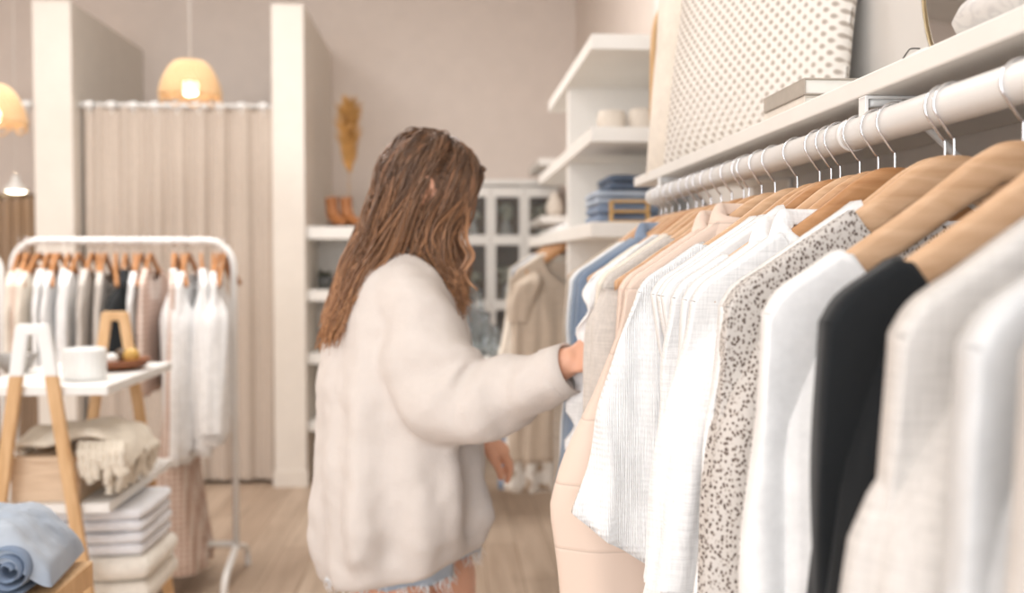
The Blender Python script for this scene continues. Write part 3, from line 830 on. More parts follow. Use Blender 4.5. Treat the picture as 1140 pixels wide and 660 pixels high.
folded('folded_jeans', (.57, 3.16, zb + .104), (.17, .26, .045), C_dd, 'dark blue folded jeans topping the pile on the shelving', 'jeans', 3)
t_ = thing('wire_box', 'small open brass framed box in front of the folded jeans', 'box', (P(701, 247, 2.94).x, 2.945, zb))
bm = bmesh.new(); w, h, d = .058, .066, .02
for sx_ in (-w, w - .006):
    for y0 in (-d, d - .005): box_bm((sx_, y0, 0), (sx_ + .006, y0 + .005, h), .0008, bm)
for z0 in (0, .03, h - .006):
    for y0 in (-d, d - .005): box_bm((-w, y0, z0), (w, y0 + .005, z0 + .006), .0008, bm)
    for sx_ in (-w, w - .006): box_bm((sx_, -d, z0), (sx_ + .006, d, z0 + .006), .0008, bm)
bm_obj('frame', bm, plain('gold_wood', (205, 165, 105), .4), t_)

# lower rail behind the unit with the taupe dress
R2X = .48; R2Z = CZ + .135
t_ = thing('lower_clothes_rail', 'short clothes rail under the shelving holding the taupe dress', 'clothes rail', (R2X, 0, R2Z))
tube('rod', [(0, 3.615, 0), (0, 5.148, 0)], .014, M_metalw, t_, 16)
r2 = [
 (3.74, dict(kind='dress', m=C_tau, label='taupe short sleeved dress on the rail beyond the shelving unit', cat='dress', neck=.12, neck_dip=.12, L=.72, T=.05, folds=7, amp=.012, sleeve=True, sl_len=.19, sl_r=.062, sl_out=.05, wl=lambda t: .24 + .02 * t, w0=.235)),
 (3.95, dict(kind='blouse', m=C_cream, label='cream long sleeved blouse behind the taupe dress', cat='blouse', neck=.1, L=.55, T=.03, sleeve=True, sl_len=.36, sl_r=.05, sl_out=.11)),
 (4.10, dict(kind='dress', m=C_flo, label='cream dress with tan floral pattern behind the taupe dress', cat='dress', neck=.1, L=.92, T=.04, wl=lambda t: .222 + .03 * t, folds=6, amp=.012)),
 (4.25, dict(kind='denim_skirt', m=C_md, label='long blue denim dress hanging behind the floral dress', cat='dress', neck=.1, L=.94, T=.04, wl=lambda t: .222 + .05 * t)),
 (4.45, dict(kind='blouse', m=C_cream, label='cream blouse last on the rail beyond the shelving unit', cat='blouse', neck=.1, L=.6, T=.03)),
]
for i, (y, g) in enumerate(r2):
    g = dict(g); lb = g['label']
    hanger((R2X, y, R2Z), 0, 'wooden hanger on the lower rail, ' + ['nearest the camera, of the taupe dress', 'of the cream long sleeved blouse', 'of the floral dress', 'of the long denim dress', 'last, of the far cream blouse'][i], M_hang3, 'wooden hangers on the lower rail')
    if i == 0: pass
    kind = g.pop('kind').replace('denim_skirt', 'denim_dress')
    garment(kind, (R2X, y, R2Z), 0, g.pop('m'), g.pop('label'), g.pop('cat'), seed=100 + i, **g)

# floating shelves at the rear
for i, (xa_, ya_, yb_, Y0, Y1, lb) in enumerate(((603, 240, 247, 6.0, 6.9, 'small white wall shelf at the rear right holding a beige vase'), (600, 176, 183, 6.4, 7.2, 'upper small white wall shelf at the rear right'))):
    z1 = P(610, ya_, Y0).z; x = P(xa_, ya_, Y0).x
    tag(box('rear_wall_shelf', (x, Y0, z1 - .045), (.948, Y1, z1), M_white), lb, 'shelf')
    if i == 0:
        tag(lathe('beige_vase', [(0, 0), (.04, 0), (.055, .05), (.04, .1), (.02, .13), (.025, .15), (.018, .14), (0, .02)], M_pot, loc=(x + .09, Y0 + .12, z1)), 'beige vase on the lower rear wall shelf', 'vase')

# ------------------------------------------------------------------ glass fronted cabinet on the back wall
cx0 = P(470, 300, 7.1).x; cx1 = P(622, 300, 7.1).x; ct = P(560, 206, 7.1).z
M_dark = wood('walnut_interior', (128, 98, 70), (156, 122, 90))
t_ = thing('display_cabinet', 'white glass fronted display cabinet with walnut interior on the back wall', 'cabinet', (0, 7.1, 0))
bm = box_bm((cx0, 0, 0), (cx0 + .03, .39, ct)); box_bm((cx1 - .03, 0, 0), (cx1, .39, ct), .002, bm)
box_bm((cx0 - .02, -.02, ct), (cx1 + .02, .395, ct + .04), .004, bm); box_bm((cx0, 0, 0), (cx1, .39, .1), .002, bm)
bm_obj('carcass', bm, M_white, t_)
box('back_panel', (cx0 + .03, .36, .1), (cx1 - .03, .385, ct), M_dark, t_)
levels = [.1, .62, P(560, 340, 7.1).z, P(560, 268, 7.1).z]
for z in levels[1:]: box('shelf_board', (cx0 + .03, .03, z - .01), (cx1 - .03, .36, z + .01), M_dark, t_)
ncol = 4
for c in range(ncol):
    a = cx0 + .01 + (cx1 - cx0 - .02) * c / ncol; b = cx0 + .01 + (cx1 - cx0 - .02) * (c + 1) / ncol
    fr = .035
    bm = box_bm((a + .002, -.022, .11), (a + fr, -.002, ct - .01)); box_bm((b - fr, -.022, .11), (b - .002, -.002, ct - .01), .002, bm)
    for z in (.11, levels[1] - .03, levels[2] - .03, levels[3] - .03, ct - .085):
        box_bm((a + fr, -.021, z), (b - fr, -.003, z + .07), .002, bm)
    d = bm_obj('door', bm, M_white, t_)
    box('pane', (a + fr, -.014, .13), (b - fr, -.011, ct - .04), glass('pane_glass'), d, 0)
    lathe('knob', [(0, -.012), (.008, -.012), (.008, .0), (0, .0)], M_brass, d, 12, loc=(b - fr / 2, -.028, 1.0), rot=(pi / 2, 0, 0))
M_flow = plain('cream_blossom', (225, 215, 185), .8)
k = 0
names = ['far left', 'left', 'middle', 'right', 'far right', 'second from the right']
for li, z in enumerate([levels[2], levels[3]]):
    for c in range(ncol):
        a = cx0 + (cx1 - cx0) * (c + .5) / ncol; r = .035 + .012 * ((c + li) % 2)
        lb = ('%s shelf, %s' % (['middle', 'upper'][li], ['leftmost', 'second from left', 'third from left', 'rightmost'][c]))
        tt = thing('flower_vase', 'vase of cream dried flowers in the glass cabinet, ' + lb, 'vase', (a, 7.3, z + .01))
        lathe('vase', [(0, 0), (r * .8, 0), (r, .05), (r * .8, .1), (r * .45, .14), (r * .5, .15), (r * .4, .14), (0, .01)], M_pot, tt, 20)
        bmf = bmesh.new()
        for q in range(16):
            an = R.uniform(0, 6.28); rr_ = R.uniform(0, .055)
            s = bmesh.ops.create_icosphere(bmf, subdivisions=1, radius=R.uniform(.014, .024))
            bmesh.ops.translate(bmf, verts=s['verts'], vec=(rr_ * cos(an), rr_ * sin(an), .16 + R.uniform(0, .09)))
        bm_obj('flowers', bmf, M_flow, tt, True)

# table with glassware in front of it
tx = P(505, 400, 5.2).x
t_ = thing('display_table', 'white table behind the person carrying clear glassware', 'table', (tx + .06, 5.3, 0))
box('table_top', (-.42, -.3, .855), (.2, .3, .885), M_white, t_, .004)
for sx_ in (-.38, -.08):
    for sy in (-.28, .24): box('leg', (sx_, sy, 0), (sx_ + .04, sy + .04, .855), M_white, t_)
M_gl = glass('clear_glass')
for i, (px, yy, r, h, lb) in enumerate(((524, 5.15, .05, .30, 'tall clear glass bottle leftmost on the white table'), (541, 5.25, .055, .22, 'rounded clear glass vase in the middle of the white table'), (553, 5.1, .045, .16, 'short clear glass jar at the right of the white table'), (535, 5.45, .04, .34, 'slim clear glass vase at the back of the white table'))):
    p = P(px, 300, yy)
    o = lathe('glass_vase', [(0, 0), (r * .9, 0), (r, h * .2), (r * .95, h * .55), (r * .4, h * .8), (r * .45, h), (r * .4, h), (r * .35, h * .8), (r * .88, h * .54), (r * .92, h * .2), (r * .8, .01), (0, .01)], M_gl, loc=(p.x, p.y, .885))
    tag(o, lb, 'vase', 'clear glassware on the white table')

# ------------------------------------------------------------------ cubby shelving beside the right partition
t_ = thing('cubby_shelving', 'white cubby shelving beside the right partition holding tan boots', 'shelving', (0, 6.15, 0))
ex = P(470, 300, 6.15).x
cz1 = P(360, 252, 6.15).z
for (ya, yb) in ((252, 266), (323, 335), (394, 405), (470, 480)):
    z1 = P(360, ya, 6.15).z; z0 = P(360, yb, 6.15).z
    box('shelf_board', (xd + .001, 0, z0), (ex, .5, z1), M_white, t_, .003)
box('side_panel', (ex, 0, 0), (ex + .04, .5, cz1), M_white, t_, .003)
box('back_panel', (xd + .001, .5, 0), (ex + .04, .52, cz1), M_wallw, t_, .002)
cz2 = P(360, 323, 6.15).z
M_tan = plain('tan_leather', (160, 104, 62), .5); M_sole = plain('dark_sole', (90, 62, 42), .7)
def boot(px, Y, label, rz):
    p = P(px, 252, Y); t_ = thing('ankle_boot', label, 'boot', (p.x, Y, cz1), rz, 'tan ankle boots')
    # foot along +x
    vv, ff = [], []; sg = 20
    secs = [(-.055, .004, .03, .035), (-.05, .045, .034, .045), (-.045, .09, .038, .05)]
    rows = [(0.0, 0.115, .036, .052, -.01), (.0, .175, .044, .058, -.012)]
    # shaft: rings upward; foot: rings forward joined through a lofted path
    path = [(.125, 0, .022), (.10, 0, .030), (.06, 0, .040), (.02, 0, .055), (-.015, 0, .085), (-.025, 0, .12), (-.028, 0, .155), (-.03, 0, .19)]
    rad = [.012, .026, .033, .037, .045, .042, .043, .046]
    v_, f_ = tube_data(smooth_path(path, 4), [rad[min(7, i // 4)] + (rad[min(7, i // 4 + 1)] - rad[min(7, i // 4)]) * ((i % 4) / 4) for i in range(29)], sg, True, flat=.85, ref=(0, 0, 1))
    for q in v_:
        if q.z < .012: q.z = .012
    # heel block
    mesh_obj('upper', v_, f_, M_tan, t_)
    bm = box_bm((-.06, -.03, 0), (-.005, .03, .03), .006); box_bm((-.05, -.032, .004), (.135, .032, .014), .004, bm)
    bm_obj('sole', bm, M_sole, t_, True)
    return t_
boot(372, 6.36, 'left boot of a tan leather ankle pair on the cubby top', -.9)
boot(388, 6.36, 'right boot of a tan leather ankle pair on the cubby top', -.9)
p = P(388, 252, 6.52)
t_ = thing('dried_palm', 'tall golden dried palm plume in a small vase behind the boots', 'plant', (p.x, 6.54, cz1))
lathe('vase', [(0, 0), (.035, 0), (.045, .06), (.03, .13), (.022, .16), (.016, .15), (0, .02)], M_pot, t_, 20)
v, f = [], []
M_plume = plain('golden_plume', (200, 152, 90), .8, var=.12)
v, f = tube_data([(0, 0, .03), (.003, 0, .3), (0, 0, .86)], .0025, 5)
for k in range(620):
    s_ = R.uniform(0, 1); z = .36 + .44 * s_; a = R.uniform(0, 2 * pi)
    wv = .02 + .135 * s_ ** .7 * sqrt(max(0, 1 - s_ ** 5))
    c = Vector((.003, 0, z)); e = c + Vector((cos(a) * wv * R.uniform(.5, 1.0), sin(a) * wv * .6, R.uniform(.02, .08)))
    v, f = tube_data([c, (c + e) / 2 + Vector((0, 0, -.01)), e], [.002, .0045, .001], 4, True, v, f)
mesh_obj('plume', v, f, M_plume, t_)
p = P(362, 323, 6.35)
t_ = thing('potted_plant', 'small dark leafed plant in a pot on the second cubby shelf', 'plant', (p.x, 6.35, cz2))
lathe('pot', [(0, 0), (.045, 0), (.055, .08), (.05, .08), (.04, .02), (0, .02)], plain('charcoal_pot', (80, 80, 78), .7), t_, 20)
v, f = [], []
for k in range(26):
    a = R.uniform(0, 6.28); l = R.uniform(.05, .1)
    b = len(v); c = Vector((0, 0, .07)); dd = Vector((cos(a), sin(a), R.uniform(.4, 1.6))).normalized()
    sd = dd.cross(Vector((0, 0, 1))).normalized() * .016
    v += [c, c + dd * l * .5 + sd, c + dd * l + Vector((0, 0, -.015)), c + dd * l * .5 - sd]; f.append((b, b + 1, b + 2, b + 3))
mesh_obj('leaves', v, f, plain('dark_leaf', (82, 88, 72), .6), t_)

# ------------------------------------------------------------------ garment rack at left
def rack(x0, x1, Y, zt, label, m=M_metalw, rr=.015):
    t_ = thing('garment_rack', label, 'clothes rack', (0, Y, 0))
    rc = .11; pth = [(x0, 0, .15)]
    pth += [(x0, 0, zt - rc)] + [(x0 + rc - rc * cos(a), 0, zt - rc + rc * sin(a)) for a in [pi / 2 * k / 8 for k in range(1, 9)]]
    pth += [(x1 - rc + rc * sin(a), 0, zt - rc + rc * cos(a)) for a in [pi / 2 * k / 8 for k in range(0, 9)]] + [(x1, 0, .15)]
    tube('frame', pth, rr, m, t_, 14)
    tube('crossbar', [(x0, 0, .165), (x1, 0, .165)], rr * .9, m, t_, 12)
    for x in (x0, x1):
        tube('foot', smooth_path([(x, -.24, .0), (x, -.235, .05), (x, -.2, .09), (x, -.1, .125), (x, 0, .15), (x, .1, .125), (x, .2, .09), (x, .235, .05), (x, .24, .0)], 4), rr, m, t_, 12)
    return t_
LY = 4.3
lx0 = P(14, 300, LY).x; lx1 = P(260, 300, LY).x; lz = P(150, 268, LY).z
rack(lx0, lx1, LY, lz, 'white metal clothes rack full of hangers behind the ladder shelf')
rack(lx0 - 1.15, P(1, 300, LY + .15).x, LY + .15, lz - .03, 'second white metal clothes rack cut off by the left photo edge')
sheer = C_wh
HR = lz - .0  # hooks sit on the bar
gl = [
 # px at bar, material, kind, L, T, label
 (22, C_cream, 'blouse', .42, .02, 'cream blouse first from the left on the rack'),
 (32, C_pea, 'blouse', .46, .014, 'peach blouse second from the left on the rack'),
 (44, C_cream, 'blouse', .44, .018, 'cream top left of the four white blouses on the rack'),
 (55, C_wh, 'blouse', .38, .022, 'white blouse, first of four on the rack left of the black top'),
 (66, C_wh, 'blouse', .40, .022, 'white blouse, second of four on the rack left of the black top'),
 (77, C_wh, 'blouse', .40, .022, 'white blouse, third of four on the rack left of the black top'),
 (88, C_lin, 'blouse', .37, .022, 'white blouse, fourth of four on the rack left of the black top'),
 (103, C_grl, 'shirt', .42, .02, 'greige shirt beside the four white blouses on the rack'),
 (117, C_grl, 'shirt', .42, .02, 'greige shirt touching the black top on the rack'),
 (140, C_blk, 'shirt', .40, .07, 'black top hanging on the left clothes rack'),
 (157, C_wh, 'blouse', .36, .02, 'narrow white blouse right of the black top on the rack'),
 (168, C_pla, 'shirt', .46, .022, 'checked brown and cream shirt on the rack'),
 (196, C_pla, 'long_skirt', 1.19, .03, 'long checked brown dress reaching the floor under the rack'),
 (193, C_wh, 'dress', .68, .04, 'long white dress, first of four at the right end of the rack'),
 (210, C_wh, 'dress', .74, .04, 'long white dress, second of four at the right end of the rack'),
 (224, C_lin, 'dress', .70, .04, 'long white dress, third of four at the right end of the rack'),
 (238, C_wh, 'dress', .66, .05, 'long white dress, last at the right end of the rack'),
]
for i, (px, m, kind, L_, T_, lb) in enumerate(gl):
    x = P(px, 290, LY).x
    rz = pi / 2 + .08 + R.uniform(-.15, .15)
    hk = (x, LY, lz - .002)
    hanger(hk, rz, 'rack hanger of the ' + lb.replace(' on the rack', '').replace(' at the right end of the rack', ' at the right').replace('black top hanging', 'only black top').replace(' on the left clothes rack', ''), M_hang4, 'wooden hangers on the left rack')
    kw = dict(neck=.12 if i % 2 else .14, L=L_, T=T_, folds=3, amp=.004, nz_=24, nu=30, seed=200 + i)
    if T_ >= .04 and kind == 'dress':
        kw.update(sleeve=True, sl_len=L_ - .06, sl_r=.062, sl_out=.03, wl=lambda t: .222 + .03 * t, amp=.008)
    if kind == 'long_skirt':
        kw.update(wl=lambda t: .222 + .03 * t, wr=lambda t: .222 + .03 * t, T=.13, tgrow=.12, amp=.01, folds=4); kind = 'dress'
    if i == len(gl) - 1: kw.update(sl_out=.1)
    garment(kind, hk, rz, m, lb, {'long_skirt': 'dress'}.get(kind, kind), group='clothes on the left rack', **kw)
# spare bare hangers at the rack
for px, wh in ((29, 'between the cream and peach blouses'), (60, 'among the four white blouses'), (110, 'between the two greige shirts'), (129, 'just left of the black top'), (150, 'just right of the black top'), (203, 'among the long white dresses')):
    hanger((P(px, 290, LY).x, LY, lz - .002), pi / 2 + .25, 'bare wooden hanger on the left rack, ' + wh, M_hang4, 'wooden hangers on the left rack')
for px in (245, 251):
    hanger((P(px, 290, LY).x, LY, lz - .002), pi / 2, 'bare wooden hanger at the right end of the left rack' + (', outermost' if px > 246 else ', inner one'), M_hang4, 'wooden hangers on the left rack')

# ------------------------------------------------------------------ ladder shelf
LF, LB = 2.92, 3.62
t_ = thing('ladder_shelf', 'A-frame ladder shelf with pine legs and white boards', 'shelf', (0, 0, 0))
az = P(37, 362, LF).z; ax = P(37, 362, LF).x; axb = ax
def leg(x_top, x_bot, Y, z_top, z_bot, m, par, name='leg', w=.036):
    d = .022
    v = []
    for (x, z) in ((x_top, z_top), (x_bot, z_bot)):
        for (a, b) in ((-1, -1), (1, -1), (1, 1), (-1, 1)): v.append((x + a * w / 2, Y + b * d / 2, z))
    f = [(0, 1, 2, 3), (7, 6, 5, 4), (0, 4, 5, 1), (1, 5, 6, 2), (2, 6, 7, 3), (3, 7, 4, 0)]
    bm = bmesh.new(); vs = [bm.verts.new(q) for q in v]
    for ff_ in f: bm.faces.new([vs[q] for q in ff_])
    bmesh.ops.bevel(bm, geom=bm.edges[:], offset=.003, segments=2, affect='EDGES')
    return bm_obj(name, bm, m, par)
M_capw = plain('white_leg_paint', (240, 240, 238), .45, var=.01)
sp = .2; s0 = .028
for Y, cap in ((LF, True), (LB, False)):
    for sd in (-1, 1):
        zc = az - .145
        x_at = lambda z: ax + sd * (s0 + (sp - s0) * (az - z) / az)
        if cap:
            leg(x_at(zc), x_at(0), Y, zc, 0, M_pine, t_)
            q = leg(x_at(az), x_at(zc), Y, az, zc, M_capw, t_, 'leg_cap', .037)
        else: leg(x_at(az), x_at(0), Y, az, 0, M_pine, t_)
    box('apex_block', (ax - s0 - .014, Y - .012, az - .028), (ax + s0 + .014, Y + .012, az + .004), M_capw if cap else M_pine, t_, .004)
bx1 = P(118, 447, LF).x; bx0 = 2 * ax - bx1 + .0
zb1 = P(118, 430, LF).z; zb2 = P(118, 562, LF).z; zb3 = .34
for z in (zb1, zb2, zb3):
    hw = .215
    box('shelf_board', (ax - hw, LF - .02 + .035, z - .028), (bx1, LB - .012, z), M_board, t_, .003)
# things on it
M_cer = plain('white_glazed_ceramic', (236, 236, 234), .25)
p = P(92, 437, 3.08)
o = lathe('ribbed_pot', [(0, 0), (.058, 0), (.062, .01), (.062, .085), (.059, .095), (.055, .095), (.053, .02), (0, .015)], M_cer, loc=(p.x, 3.10, zb1), seg=96, wob=lambda a, z: .02 * sin(24 * a))
tag(o, 'white ribbed ceramic pot on the top board of the ladder shelf', 'pot')
p = P(145, 420, 3.38)
M_rb = wood('reddish_wood', (118, 70, 46), (150, 96, 64))
t2 = thing('wooden_tray', 'reddish brown wooden tray of trinkets on the ladder shelf', 'tray', (p.x - .05, 3.38, zb1))
o = lathe('dish', [(0, .006), (.07, .002), (.10, .012), (.115, .034), (.11, .036), (.095, .018), (0, .012)], M_rb, t2, 40)
for i, (dx, dy, r, m, lb) in enumerate(((-.05, .0, .026, plain('amber_glaze', (205, 165, 90), .4), 'amber yellow trinket ball in the wooden tray, left one'), (.0, -.03, .022, M_cer, 'small white trinket ball in the wooden tray'), (.055, .0, .027, plain('amber_glaze', (205, 165, 90), .4), 'amber yellow trinket ball in the wooden tray, right one'), (.01, .045, .026, plain('dark_glaze', (90, 70, 52), .4), 'dark brown trinket ball at the back of the wooden tray'))):
    o = lathe('trinket', [(0, -r), (r * .5, -r * .87), (r * .87, -r * .5), (r, 0), (r * .87, r * .5), (r * .5, r * .87), (0, r)], m, loc=(p.x - .05 + dx, 3.38 + dy, zb1 + .014 + r + (.004 if abs(dx) > .04 else 0)), seg=20)
    tag(o, lb, 'ornament', 'trinkets in the wooden tray')
p = P(10, 437, 3.2)
tag(lathe('grey_bowl', [(0, 0), (.03, 0), (.055, .03), (.065, .06), (.061, .06), (.05, .03), (0, .008)], plain('grey_glaze', (150, 145, 140), .4), loc=(p.x - .02, 3.3, zb1)), 'grey bowl on the ladder shelf at the left photo edge', 'bowl')
# crate on the second board
t2 = thing('wooden_crate', 'pale wooden crate on the second board of the ladder shelf', 'crate', (0, 0, zb2))
ca, cb = P(17, 540, 3.0).x, P(93, 540, 3.0).x
ch = .118; M_cr = wood('pale_crate_wood', (205, 176, 146), (224, 198, 170), (6, 60, 60))
bm = box_bm((ca, 2.97, 0), (cb, 2.985, ch)); box_bm((ca, 3.33, 0), (cb, 3.345, ch), .002, bm)
box_bm((ca, 2.985, 0), (ca + .012, 3.33, ch), .002, bm); box_bm((cb - .012, 2.985, 0), (cb, 3.33, ch), .002, bm); box_bm((ca + .01, 2.98, 0), (cb - .01, 3.335, .01), .001, bm)
bm_obj('body', bm, M_cr, t2); box('lid', (ca - .006, 2.964, ch), (cb + .006, 3.35, ch + .014), M_cr, t2)
# knit throw lying on the crate and falling over its right end
C_thr = cloth('cream_wool', (226, 216, 200), scale=300)
t2 = thing('fringed_throw', 'cream knitted throw with chunky tassels draped over the wooden crate', 'throw', (0, 0, 0))
zt = zb2 + ch + .014
v, f = [], []; nx, ny = 60, 24
prof = smooth_path([(ca + .03, 0, zt + .012), (ca + .02, 0, zt + .04), (ca + .08, 0, zt + .036), (cb - .05, 0, zt + .045), (cb + .05, 0, zt + .05), (cb + .10, 0, zt + .02), (cb + .125, 0, zt - .03)], 9)
for i, q in enumerate(prof):
    for j in range(ny + 1):
        s = j / ny; y = 2.99 + .31 * s
        nn = noise.noise(Vector((q.x * 9, y * 9, .3)))
        v.append((q.x + .01 * nn, y + .01 * sin(i * .5), q.z + .018 * sin(pi * s) ** .5 - .012 + .012 * nn + .006 * sin(22 * q.x + 9 * s)))
for i in range(len(prof) - 1):
    for j in range(ny):
        a = i * (ny + 1) + j; f.append((a, a + 1, a + ny + 2, a + ny + 1))
o = mesh_obj('cloth', v, f, C_thr, t2); md = o.modifiers.new('so', 'SOLIDIFY'); md.thickness = .018; md.offset = -1; subsurf(o)
v, f = [], []
for j in range(15):
    y = 2.985 + .32 * j / 14; x = cb + .105 + R.uniform(-.02, .02)
    ln = R.uniform(.07, .13)
    pth = smooth_path([(x - .03, y, zt + .0), (x + .012, y + R.uniform(-.01, .01), zt - .02), (x + R.uniform(-.02, .02), y + R.uniform(-.02, .02), zt - .05), (x + R.uniform(-.04, .01), y, zt - .05 - ln * .6)], 5)
    v, f = tube_data(pth, [.009 + .006 * abs(sin(q * .9)) for q in range(len(pth))], 8, True, v, f)
for j in range(7):
    y = 2.955; x = cb + .0 + j * .019
    pth = smooth_path([(x, y + .04, zt + .035), (x + .01, y, zt + .015), (x + .014, y - .004, zt - .01 - R.uniform(0, .03)), (x + .02 + R.uniform(-.02, .02), y, zt - R.uniform(.035, .08))], 5)
    v, f = tube_data(pth, [.009 + .006 * abs(sin(q * .9)) for q in range(len(pth))], 8, True, v, f)
tf = mesh_obj('tassels', v, f, C_thr, t2); tf['kind'] = 'stuff'
# towels and fluffy blanket on the third board
C_tw = cloth('pale_grey_towel', (230, 230, 233), scale=300); C_fl = cloth('cream_fleece', (236, 230, 220), scale=200)
tx_ = P(120, 600, 3.15).x
folded('fluffy_blanket', (tx_ - .03, 3.18, zb3 + .0), (.40, .36, .15), C_fl, 'fluffy cream blanket folded on the lowest board of the ladder shelf', 'blanket', 5, layers=2)
zz0 = zb3 + .152
for i, lb in enumerate(('bottom of the pale towel stack under the ladder shelf board', 'second pale towel from the bottom of the ladder shelf stack', 'third pale towel from the bottom of the ladder shelf stack', 'pale folded towel topping the ladder shelf stack')):
    folded('folded_towel', (tx_ - .04, 3.19, zz0 + i * .036), (.38, .34, .034), C_tw, ('folded pale grey towel, ' + lb) if i < 3 else lb, 'towel', 20 + i, 'pale grey towels', layers=1)

# ------------------------------------------------------------------ near table corner with jeans
TY = 1.95
pc = P(104, 624, TY); tz = pc.z
t_ = thing('wooden_table', 'light wooden display table cut by the bottom left corner', 'table', (0, 0, 0))
box('table_top', (-2.1, 1.2, tz - .045), (pc.x, TY, tz), M_pine, t_, .003)
box('leg', (pc.x - .07, TY - .075, 0), (pc.x - .012, TY - .02, tz - .045), M_pine, t_)
box('leg', (pc.x - .07, 1.25, 0), (pc.x - .012, 1.305, tz - .045), M_pine, t_)
def jeans_pile(loc, size, m, label, seed, rz):
    w, l, h = size
    t_ = thing('folded_jeans', label, 'jeans', loc, rz)
    v, f = [], []; n = 44; p1 = seed * 1.7
    for side in (1, 0):
        for j in range(n + 1):
            for i in range(n + 1):
                u = -1 + 2 * i / n; s = -1 + 2 * j / n
                e = ((1 - abs(u) ** 6) * (1 - abs(s) ** 6)) ** .35
                nn = noise.fractal(Vector((u * 1.7 + p1, s * 1.7, seed)), .8, 2.2, 4)
                z = (h * e * (.72 + .22 * (1 - u) / 2) + .012 * nn * e) if side else .0
                v.append((u * w / 2, s * l / 2, max(z, 0) - .045 * S((u - .2) / .8)))
    m_ = (n + 1) ** 2
    for sd in (0, 1):
        for j in range(n):
            for i in range(n):
                a = sd * m_ + j * (n + 1) + i; q = (a, a + 1, a + n + 2, a + n + 1); f.append(q if sd == 0 else q[::-1])
    mesh_obj('cloth', v, f, m, t_)
    # seams and a belt loop
    M_st = plain('pale_stitching', (176, 186, 200), .8)
    return t_
jp = jeans_pile((-.80, 1.84, tz + .062), (.21, .22, .075), C_ld, 'pale blue washed jeans on top of the pile on the wooden table', 5, .1)
v, f = [], []
pth = []
for k in range(60):
    a = k * .28; r = .028 - .0004 * k
    pth.append((-.095 + r * cos(a) * 1.0, -.19 , .0 + r * sin(a) + .004))
# rolled leg seen end-on
v, f = [], []
N_ = 70
for k in range(N_):
    a = k * .26; r = .008 + .00056 * k
    for y in (-.09, .09):
        v.append((r * cos(a), y, r * sin(a)))
for k in range(N_ - 1): f.append((2 * k, 2 * k + 1, 2 * k + 3, 2 * k + 2))
jr = thing('rolled_jeans', 'blue jeans rolled into a spiral at the bottom left corner', 'jeans', (-.752, 1.80, tz + .051), .0)
o = mesh_obj('cloth', v, f, C_md, jr); md = o.modifiers.new('so', 'SOLIDIFY'); md.thickness = .008; md.offset = 0; subsurf(o)

#PERSON#
# ------------------------------------------------------------------ person
M_skin = plain('skin', (222, 168, 140), .5, var=.02)
M_skin.node_tree.nodes['Principled BSDF'].inputs['Subsurface Weight'].default_value = .08
M_skin.node_tree.nodes['Principled BSDF'].inputs['Subsurface Radius'].default_value = (.02, .01, .006)
PY = 2.05
person = thing('person', 'person in an oversized cream sweater and frayed denim shorts browsing the rail', 'person', (P(440, 600, PY).x, PY, 0))
pinv = Vector(person.location)
def PP(px, py, Y): return P(px, py, Y) - pinv
phi = radians(20)
D = Vector((cos(phi), sin(phi), 0)); SD = Vector((sin(phi), -cos(phi), 0)); UP = Vector((0, 0, 1))
pv, pf = [], []
def add(v, f):
    b = len(pv); pv.extend(v); pf.extend([tuple(q + b for q in ff) for ff in f])
def limb(pts, rads, seg=20, n=5, flat=1.0, ref=None):
    path = smooth_path(pts, n); rr_ = []
    for i in range(len(path)):
        q = i / n; k = min(int(q), len(rads) - 2); rr_.append(rads[k] + (rads[k + 1] - rads[k]) * min(1, q - k))
    # rounded ends
    a = (path[0] - path[1]).normalized(); b = (path[-1] - path[-2]).normalized()
    path = [path[0] + a * rr_[0] * .85, path[0] + a * rr_[0] * .55] + path + [path[-1] + b * rr_[-1] * .55, path[-1] + b * rr_[-1] * .85]
    rr_ = [rr_[0] * .4, rr_[0] * .8] + rr_ + [rr_[-1] * .8, rr_[-1] * .4]
    v, f = tube_data(path, rr_, seg, True, flat=flat, ref=ref)
    add(v, f)
# torso
add(*tube_data(smooth_path([PP(432, 612, PY), PP(436, 560, PY), PP(436, 480, PY), PP(440, 400, PY), PP(444, 330, PY), PP(450, 292, PY), PP(452, 282, PY)], 4),
    [.12, .155, .165, .165, .158, .145, .125, .12, .115, .12, .13, .135, .14, .145, .15, .155, .155, .15, .14, .12, .09, .075, .065, .06, .055], 24, True, flat=.62, ref=SD))
limb([PP(448, 300, PY), PP(452, 275, PY), PP(458, 245, PY)], [.062, .052, .055])
nk = PP(438, 300, PY)
